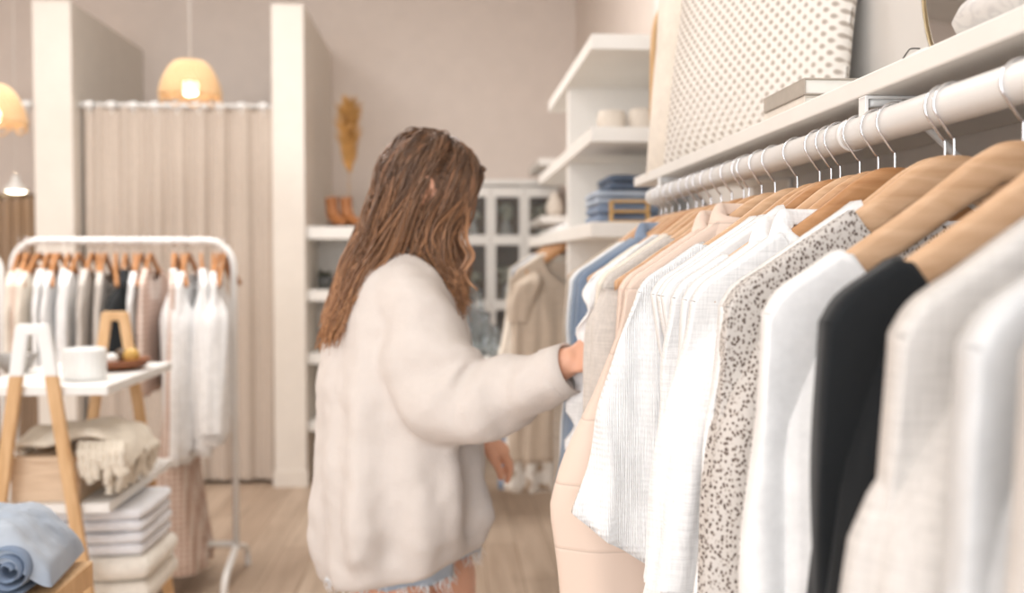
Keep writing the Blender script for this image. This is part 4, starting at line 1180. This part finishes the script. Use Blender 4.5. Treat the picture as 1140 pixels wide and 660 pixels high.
# shoulders and arms
shn = PP(445, 328, 1.94); elb = PP(512, 455, 1.82); wr = PP(634, 402, 1.715)
limb([nk, nk * .4 + shn * .6, shn], [.05, .05, .045])
limb([shn, (shn + elb) / 2, elb, (elb * .45 + wr * .55), wr], [.045, .043, .040, .036, .026])
shf = PP(450, 318, 2.20); elf = PP(468, 440, 2.30); wrf = PP(530, 483, 2.24)
limb([nk, nk * .4 + shf * .6, shf], [.06, .06, .055])
limb([shf, (shf + elf) / 2, elf, elf * .45 + wrf * .55, wrf], [.054, .048, .040, .036, .026])
def hand(w, d, nrm, thumb_side, curl, ln=.17):
    """w wrist, d pointing direction, nrm = out of the back of the hand"""
    d = d.normalized(); nrm = (nrm - d * nrm.dot(d)).normalized(); s = d.cross(nrm).normalized() * thumb_side
    v, f = tube_data([w - d * .01, w + d * .02, w + d * .05, w + d * .078, w + d * .088], [.026, .031, .038, .037, .028], 20, True, flat=.40, ref=s)
    add(v, f)
    for i, (off, L_, r) in enumerate(((.027, .070, .0083), (.009, .078, .0086), (-.009, .073, .0083), (-.026, .058, .0075))):
        q = w + d * (.075 - .004 * abs(i - 1)) + s * off; dd = d.copy(); pts = [q - d * .02, q]
        for k, (fr, c) in enumerate(((.45, .55), (.31, 1.0), (.24, .7))):
            a = curl * c * (1 + .08 * i)
            dd = (dd * cos(a) - nrm * sin(a)).normalized() + s * off * .9
            dd.normalize(); q = q + dd * L_ * fr; pts.append(q)
        limb(pts, [r * 1.1, r * 1.08, r, r * .92, r * .85], 12, 3)
    q = w + d * .022 + s * .022; t1 = (d * .7 + s * .75 - nrm * .25).normalized()
    p2 = q + t1 * .036; t2_ = (d * .95 + s * .15 - nrm * .45).normalized(); p3 = p2 + t2_ * .03; p4 = p3 + (t2_ - nrm * .3).normalized() * .024
    limb([q - t1 * .01, p2, p3, p4], [.014, .0115, .0095, .0085], 12, 4)
hand(wr, Vector((.80, -.35, .28)), Vector((-.1, -.6, .6)), -1, .42)
hand(wrf, Vector((.62, .15, -.42)), Vector((.5, -.2, .8)), 1, .75)
# legs, feet
for (top, px, yy, fwd) in (((428, 590), 436, 1.975, 0), ((452, 590), 486, 2.13, .1)):
    a = PP(top[0], top[1], yy); k_ = PP(px, 660, yy); k_.z -= .20; k_.x += .0
    th_ = PP(px, 645, yy)
    an = Vector((k_.x - .02 + fwd * .3, k_.y, .09))
    limb([a, th_, k_, Vector((k_.x - .02, k_.y, .33)), an], [.098, .086, .056, .052, .036], 22, 5)
    limb([an + Vector((-.035, 0, -.045)), an + Vector((.03, -.0, -.048)), an + Vector((.11, .01, -.058)), an + Vector((.165, .015, -.068))], [.032, .036, .032, .02], 16, 4)
# head
hc = PP(473, 216, PY)
phi2 = radians(8); D2 = Vector((cos(phi2), sin(phi2), 0))
pt_ = radians(24)
hf = (D2 * cos(pt_) - UP * sin(pt_)).normalized(); hu = (D2 * sin(pt_) + UP * cos(pt_)).normalized(); hs = Vector((sin(phi2), -cos(phi2), 0))
def bumpf(x, y, z, cx, cy, cz_, r, a):
    d2 = ((x - cx) ** 2 + (y - cy) ** 2 + (z - cz_) ** 2) / r ** 2
    return a * math.exp(-d2)
def head_pt(u, vv):
    # u azimuth (0 = front), vv polar from top
    x = sin(vv) * cos(u); y = sin(vv) * sin(u); z = cos(vv)
    X = x * (.094 if x > 0 else .090); Y_ = y * .074; Z = z * .112
    if z < 0:
        k = -z
        if x < 0: X *= 1 - .35 * k
        Y_ *= 1 - .28 * k ** 1.3
        X += .018 * k
    if x > 0:
        X -= .012 * max(0, -z) * (1 - x) + .0
        X += bumpf(X, Y_, Z, .10, 0, -.022, .016, .020) + bumpf(X, Y_, Z, .098, 0, .0, .013, .008)
        X += bumpf(X, Y_, Z, .095, 0, -.055, .016, .007) + bumpf(X, Y_, Z, .085, 0, -.092, .02, .010)
        for sg_ in (-1, 1): X -= bumpf(X, Y_, Z, .085, sg_ * .031, .012, .016, .009)
        X += bumpf(X, Y_, Z, .09, 0, .033, .04, .003)
    return X, Y_, Z
hv, hf_ = [], []; NU, NV = 72, 54
for j in range(NV + 1):
    for i in range(NU):
        X, Y_, Z = head_pt(2 * pi * i / NU, pi * (j + .001) / (NV + .002))
        hv.append(hc + hf * X + hs * Y_ + hu * Z)
for j in range(NV):
    for i in range(NU): hf_.append((j * NU + i, (j + 1) * NU + i, (j + 1) * NU + (i + 1) % NU, j * NU + (i + 1) % NU))
hf_.append(tuple(range(NU))); hf_.append(tuple(NV * NU + i for i in range(NU))[::-1])
add(hv, hf_)
for sg_ in (-1, 1):     # ears
    pts = []
    for k in range(11):
        a = -2.0 + k * .42
        pts.append(hc + hs * sg_ * (.079 + .008 * sin(k / 3)) + hf * (-.012 + .017 * -cos(a + .6)) + hu * (-.006 + .030 * sin(a + .6)))
    limb(pts, [.0045] * 11, 8, 2)
    limb([hc + hs * sg_ * .07 + hf * -.012 + hu * .01, hc + hs * sg_ * .078 + hf * -.010 + hu * -.012, hc + hs * sg_ * .078 + hf * -.004 + hu * -.03], [.010, .010, .006], 10, 3)
body = mesh_obj('body', pv, pf, M_skin, person)
md = body.modifiers.new('rm', 'REMESH'); md.mode = 'VOXEL'; md.voxel_size = .0042; md.use_smooth_shade = True
md = body.modifiers.new('sm', 'SMOOTH'); md.factor = .5; md.iterations = 3
M_eye = plain('eye_white', (240, 238, 235), .2); 
for sg_ in (-1, 1):
    c = hc + hf * .082 + hs * sg_ * .031 + hu * .012
    v, f = tube_data([c - hf * .012, c - hf * .006, c, c + hf * .004, c + hf * .006], [.004, .011, .011, .008, .003], 14)
    mesh_obj('eye', v, f, M_eye, person)

# sweater
M_sw = cloth('cream_sweater_knit', (214, 205, 198), kind='knit', var=.01)
sv, sf = [], []
def sadd(v, f):
    b = len(sv); sv.extend(v); sf.extend([tuple(q + b for q in ff) for ff in f])
rings = [(276, 428, 468, .062), (284, 418, 476, .075), (292, 402, 484, .13), (304, 392, 494, .168), (325, 383, 506, .19), (355, 371, 516, .205), (395, 362, 523, .215), (440, 357, 530, .225),
         (485, 353, 536, .235), (530, 351, 541, .245), (575, 350, 545, .25), (605, 350, 546, .245), (622, 351, 545, .235), (637, 354, 541, .222), (646, 357, 534, .205), (644, 366, 525, .18)]
SG = 72; rv, rf = [], []
for ri, (py, xl, xr, dy) in enumerate(rings):
    xl += 7 * S((py - 400) / 100); xr -= 4 * S((py - 400) / 100)
    a = PP(xl, py, PY); b = PP(xr, py, PY); c = (a + b) / 2; c.z = PP(450, py, PY - .17 * S((py - 290) / 110)).z; hw = (b - a).length / 2
    t2 = ri / (len(rings) - 1)
    for k in range(SG):
        an = 2 * pi * k / SG
        ca, sa_ = cos(an), sin(an)
        e = .86
        x = c.x + hw * math.copysign(abs(ca) ** e, ca); y = dy * math.copysign(abs(sa_) ** e, sa_)
        fold = (.012 * sin(7 * an + 1.5 * t2 * 3) + .010 * sin(12 * an - 2 * t2 + 1)) * S((t2 - .25) * 2) * (1 if ri < 12 else .5)
        q = Vector((x, y, c.z)); out = Vector((ca, sa_, 0)); q += out * fold
        if py > 540: q.z += .034 * (x - c.x) / hw * S((py - 540) / 90)      # hem rises at the front
        rv.append(q)
for i in range(len(rings) - 1):
    for k in range(SG): rf.append((i * SG + k, (i + 1) * SG + k, (i + 1) * SG + (k + 1) % SG, i * SG + (k + 1) % SG))
rf.append(tuple(range(SG))); rf.append(tuple((len(rings) - 1) * SG + k for k in range(SG))[::-1])
sadd(rv, rf)
def sleeve_part(pts, rads, seg=40, n=6, seed=0):
    path = smooth_path(pts, n); rr_ = []
    for i in range(len(path)):
        q = i / n; k = min(int(q), len(rads) - 2); rr_.append(rads[k] + (rads[k + 1] - rads[k]) * min(1, q - k))
    v, f = tube_data(path, rr_, seg)
    for i, p_ in enumerate(path):
        for k in range(seg):
            q = v[i * seg + k]; o_ = q - p_; an = 2 * pi * k / seg; tt_ = i / len(path)
            v[i * seg + k] = p_ + o_ * (1 + .075 * sin(2 * pi * tt_ * 6 + 2.4 * sin(an + seed)) * S(4 * (1 - tt_)) + .04 * sin(3 * an + 5 * tt_))
    sadd(v, f)
sleeve_part([PP(440, 318, 1.985), PP(455, 338, 1.915), PP(470, 380, 1.875), PP(488, 425, 1.845), PP(517, 450, 1.82), PP(560, 440, 1.79), PP(600, 423, 1.75), PP(624, 413, 1.725)],
            [.065, .080, .086, .092, .086, .066, .055, .046], seed=0)
sleeve_part([PP(446, 325, 2.14), PP(455, 370, 2.22), PP(462, 430, 2.29), PP(495, 463, 2.28), PP(526, 481, 2.25)], [.09, .10, .085, .07, .045], seed=2)
sw = mesh_obj('sweater', sv, sf, M_sw, person)
md = sw.modifiers.new('rm', 'REMESH'); md.mode = 'VOXEL'; md.voxel_size = .0075; md.use_smooth_shade = True
md = sw.modifiers.new('sm', 'SMOOTH'); md.factor = .5; md.iterations = 4
tx1 = bpy.data.textures.new('cloth_folds', 'CLOUDS'); tx1.noise_scale = .11; tx1.noise_depth = 2
md = sw.modifiers.new('dp', 'DISPLACE'); md.texture = tx1; md.strength = .022; md.mid_level = .5; md.texture_coords = 'LOCAL'
# ribbed cuff with an opening
for (c0_, c1_, r, nm) in ((PP(612, 418, 1.74), PP(637, 409, 1.715), .0475, 'cuff'), (PP(520, 478, 2.25), PP(534, 486, 2.24), .042, 'cuff')):
    dd = (c1_ - c0_).normalized()
    pth = [c0_, c0_ + (c1_ - c0_) * .4, c1_, c1_ - dd * .001, c0_ + (c1_ - c0_) * .3]
    v, f = tube_data(pth, [r * 1.02, r * 1.0, r * .96, r * .88, r * .8], 48, False)
    # keep the rings facing along the arm
    ax_ = dd; b0 = Vector((0, 0, 1)); b0 = (b0 - ax_ * b0.dot(ax_)).normalized(); b1 = ax_.cross(b0)
    for i, (pp_, rr2) in enumerate(zip(pth, [r * 1.02, r * 1.0, r * .96, r * .88, r * .8])):
        for k in range(48):
            an = 2 * pi * k / 48; w_ = 1 + .015 * sin(24 * an)
            v[i * 48 + k] = pp_ + (b0 * cos(an) + b1 * sin(an)) * rr2 * w_
    mesh_obj(nm, v, f, M_sw, sw)
# neckband
v, f = tube_data([PP(428 + 20 + 22 * cos(a), 281 - 5 * cos(a) , PY + .062 * sin(a)) for a in [2 * pi * k / 40 for k in range(41)]], .010, 10, False)
mesh_obj('neckband', v, f, M_sw, sw)

# shorts
C_sh = cloth('washed_denim', (158, 176, 198), kind='denim', c2=(190, 202, 216))
v_, f_ = [], []
def ringloft(rs, seg=40):
    b = len(v_)
    for (c, rx, ry) in rs:
        for k in range(seg):
            a = 2 * pi * k / seg; v_.append(c + Vector((rx * cos(a), ry * sin(a), .004 * sin(9 * a))))
    for i in range(len(rs) - 1):
        for k in range(seg): f_.append((b + i * seg + k, b + (i + 1) * seg + k, b + (i + 1) * seg + (k + 1) % seg, b + i * seg + (k + 1) % seg))
zh = lambda py: PP(440, py, 1.87).z
def PZ(px, py, y): q = PP(px, 600, y); q.z = zh(py); return q
ringloft([(PZ(446, 560, PY), .12, .15), (PZ(446, 600, PY), .125, .16), (PZ(446, 618, PY), .13, .165)])
hemr = []
for (pxa, pxb, yy, pyb) in ((440, 434, 1.975, 657), (460, 470, 2.13, 655)):
    ringloft([(PZ(pxa, 600, yy), .105, .09), (PZ((pxa + pxb) / 2, 625, yy), .122, .102), (PZ(pxb, pyb, yy),   .126, .100)])
    hemr.append((PZ(pxb, pyb, yy),   .126, .100))
sh = mesh_obj('shorts', v_, f_, C_sh, person); md = sh.modifiers.new('so', 'SOLIDIFY'); md.thickness = .004
v, f = [], []
for (c, rx, ry) in hemr:
    for k in range(120):
        a = R.uniform(0, 2 * pi); q = c + Vector((rx * cos(a), ry * sin(a), .004)); l = R.uniform(.008, .04)
        v, f = tube_data([q, q + Vector((R.uniform(-.006, .006), R.uniform(-.004, .004), -l * .5)), q + Vector((R.uniform(-.014, .014), R.uniform(-.006, .006), -l))], [.0011, .001, .0006], 4, True, v, f)
o = mesh_obj('frayed_hem', v, f, plain('white_threads', (236, 236, 236), .9), sh); o['kind'] = 'stuff'

# hair
def hairmat(name, c0, c1, c2):
    t = NT(name, .38, 0, .45)
    g = t.n('ShaderNodeSeparateXYZ'); t.l(t.obj(), g.inputs[0])
    nz = t.n('ShaderNodeTexNoise', Scale=18.0); t.l(t.obj((1, 1, .2)), nz.inputs['Vector'])
    mr_ = t.n('ShaderNodeMapRange'); mr_.inputs[1].default_value = 1.63; mr_.inputs[2].default_value = 1.2
    ad = t.n('ShaderNodeMath', operation='MULTIPLY_ADD'); ad.inputs[1].default_value = .08; t.l(nz.outputs[0], ad.inputs[0]); t.l(g.outputs[2], ad.inputs[2])
    t.l(ad.outputs[0], mr_.inputs[0]); t.l(t.ramp(mr_.outputs[0], [(.08, c0), (.5, c1), (.95, c2)]), t.b.inputs['Base Color'])
    return t.m
HMt = [hairmat('hair_brown', (108, 80, 60), (150, 110, 80), (192, 140, 98)), hairmat('hair_dark_brown', (90, 66, 50), (124, 90, 66), (166, 118, 82)), hairmat('hair_copper', (136, 98, 72), (182, 132, 94), (212, 160, 114))]
me_v, me_f, me_m = [], [], []
def hair_add(path, rad, mi, seg=4):
    nf = len(me_f); tube_data(path, rad, seg, True, me_v, me_f); me_m.extend([mi] * (len(me_f) - nf))
# scalp cap
nf = len(me_f); b = len(me_v)
for j in range(31):
    for i in range(60):
        u = 2 * pi * i / 60; lim = 1.05 + .95 * (1 - cos(u)) / 2
        X, Y_, Z = head_pt(u, lim * (j + .01) / 30.); k = 1.075
        me_v.append(hc + hf * (X * k) + hs * (Y_ * k) + hu * (Z * k))
for j in range(30):
    for i in range(60): me_f.append((b + j * 60 + i, b + (j + 1) * 60 + i, b + (j + 1) * 60 + (i + 1) % 60, b + j * 60 + (i + 1) % 60))
me_m.extend([1] * (len(me_f) - nf))
H = random.Random(11)
def on_head(X, Y_, Z, k=1.0): return hc + hf * X * k + hs * Y_ * k + hu * Z * k
for cl in range(380):
    # root azimuth u: 0 front, pi back, +: camera side (hs)
    near = H.random() < .8
    u = H.uniform(.55, 3.0) * (1 if near else -1); au = abs(u)
    lim = .95 + .75 * (1 - cos(au)) / 2
    pv_ = H.uniform(.04, 1) ** .8 * lim
    X, Y_, Z = head_pt(u, pv_)
    n0 = (hf * X / .1 + hs * Y_ / .076 + hu * Z / .115).normalized()
    root = on_head(X, Y_, Z, 1.06)
    # point on the head further down the same side
    ud = u
    if near and 1.3 < au < 1.75: ud = 1.22 if au < 1.5 else 1.86
    X2, Y2, Z2 = head_pt(ud, min(pv_ + .75, 1.75)); mid = on_head(X2, Y2, Z2, 1.10 + H.uniform(0, .06))
    X1, Y1, Z1 = head_pt(ud, min(pv_ + .35, 1.5)); m1 = on_head(X1, Y1, Z1, 1.10 + H.uniform(0, .06))
    phs = H.uniform(0, 6); wa = H.uniform(.004, .009); fq = H.uniform(2.2, 3.6)
    back = (au > 1.62) if near else (au > 1.1)
    if back:
        s = min(1, max(0, (3.0 - au) / 1.5)) * .75 + H.uniform(0, .3) if near else H.uniform(-.05, .6)
        yy = (1.90 + .08 * H.random()) if near else 2.02 + .10 * H.random()
        g1 = PP(406 + 46 * s, 262 + H.uniform(-8, 8), yy + .04)
        g2 = PP(384 + 32 * s, 318 + H.uniform(-8, 8), yy)
        e = PP(364 + 26 * s + H.uniform(-5, 5), 384 - 28 * max(0, s) ** 1.5 - H.uniform(0, 34) * H.random(), yy - .01)
    else:
        s = min(1, max(0, (1.62 - au) / 1.5)) if near else 1
        yy = 1.955 + .08 * H.random() if near else 2.10 + .06 * H.random()
        g1 = PP(468 + 34 * s + H.uniform(-4, 4), 262 + H.uniform(-8, 8), yy)
        g2 = PP(478 + 30 * s + H.uniform(-5, 5), 300 + H.uniform(-8, 8), yy)
        e = PP(504 + 10 * s + H.uniform(-10, 10), 352 - 34 * s - H.uniform(-8, 22), yy)
        pass
    nst = 11
    tw = H.uniform(-2, 2)
    for st in range(nst):
        sp_ = .017; of = Vector((H.gauss(0, 1), H.gauss(0, 1), H.gauss(0, 1)))
        of0 = of * .004
        pts = [root + of0, m1 + of0 * 1.3, mid + of * .006, g1 + of * .009, g2 + of * .009, e + of * .006 + Vector((0, 0, H.uniform(-.015, .02)))]
        path = smooth_path(pts, 6); L_ = len(path)
        for i in range(L_):
            t2 = i / (L_ - 1); w_ = wa * S(t2 * 1.6 - .2)
            a = 2 * pi * fq * t2 + phs
            path[i] = path[i] + Vector((w_ * sin(a), w_ * .8 * cos(a + tw), w_ * .3 * sin(a * 1.3)))
        r0 = H.uniform(.0013, .0024)
        hair_add(path, [r0 * (1 - .6 * (i / (L_ - 1)) ** 3) for i in range(L_)], H.choice([0, 0, 1, 2] if cl % 3 else [1, 1, 0, 2]))
for k in range(12):
    X, Y_, Z = head_pt(H.uniform(.4, .9), 1.2); q = on_head(X, Y_, Z, 1.12); yy = 1.97
    dx = H.uniform(-8, 6)
    pts = [q, PP(519 + dx, 262, yy), PP(527 + dx, 285, yy), PP(517 + dx, 305, yy), PP(530 + dx * 1.3, 322 + dx, yy)]
    hair_add(smooth_path(pts, 6), .0015, H.choice([0, 2]))
# lifted fringe locks at the forehead
for k in range(13):
    X, Y_, Z = head_pt(H.uniform(-.3, .5), H.uniform(.5, .9)); q = on_head(X, Y_, Z, 1.05)
    e = PP(541 + H.uniform(-4, 2), 188 + H.uniform(-3, 4), 2.02 + H.uniform(-.02, .02))
    pts = [q, q * .5 + PP(505 + H.uniform(-3, 3), 170 + H.uniform(-4, 4), 2.02) * .5, PP(522, 180 + H.uniform(-5, 4), 2.02), e]
    hair_add(smooth_path(pts, 5), .0016, H.choice([0, 1]))
me = bpy.data.meshes.new('hair'); me.from_pydata([tuple(q) for q in me_v], [], me_f); me.update()
for m_ in HMt: me.materials.append(m_)
me.polygons.foreach_set('material_index', me_m); me.polygons.foreach_set('use_smooth', [True] * len(me_f))
ho = link(bpy.data.objects.new('hair', me)); ho.parent = person
#PEND#

# ------------------------------------------------------------------ light
w = bpy.data.worlds.new('sky'); SC.world = w; w.use_nodes = True
w.node_tree.nodes['Background'].inputs[0].default_value = lin((240, 246, 255)); w.node_tree.nodes['Background'].inputs[1].default_value = 2.6
def area(name, loc, rot, sx_, sy_, e, c=(1, .97, .93)):
    l = bpy.data.lights.new(name, 'AREA'); l.shape = 'RECTANGLE'; l.size = sx_; l.size_y = sy_; l.energy = e; l.color = c
    o = link(bpy.data.objects.new(name, l)); o.location = loc; o.rotation_euler = rot; return o
area('shopfront_daylight', (-2.0, -2.9, 1.8), (pi / 2, 0, 0), 4.8, 3.0, 210, (.96, .98, 1))
for i, (x, y) in enumerate(((-1.6, .6), (-1.6, 3.4), (-2.3, 4.2), (-.6, 4.2))):  # added out-of-view ceiling panels with area lamps, fill light for room and walls
    tt = thing('added_fill_panel', 'flat square fill panel, added out of view above', 'lamp', (x, y, 3.68)); 
    tt['label'] = 'added unseen square ceiling fill panel ' + ['nearest the shop front', 'above the middle of the shop', 'above the fitting rooms', 'above the rear cabinet'][i]
    box('frame', (-.45, -.45, -.0), (.45, .45, .02), M_white, tt)
    area('ceiling_fill', (x, y, 3.66), (0, 0, 0), 1.0, 1.0, 42 if y < 4 else 66, (1, .985, .965))

# ------------------------------------------------------------------ camera
cam = bpy.data.cameras.new('camera'); co = link(bpy.data.objects.new('camera', cam)); SC.camera = co
co.location = (0, 0, CZ)
m = Matrix((rt, up, -fw)).transposed().to_4x4(); m.translation = (0, 0, CZ); co.matrix_world = m
cam.sensor_width = 36; cam.lens = F / 1140 * 36; cam.clip_start = .05
cam.dof.use_dof = True; cam.dof.focus_distance = 1.15; cam.dof.aperture_fstop = 3.6
SC.view_settings.view_transform = 'Standard'; SC.view_settings.look = 'None'
SC.view_settings.gamma = 1; SC.view_settings.use_curve_mapping = False; SC.view_settings.exposure = -.62
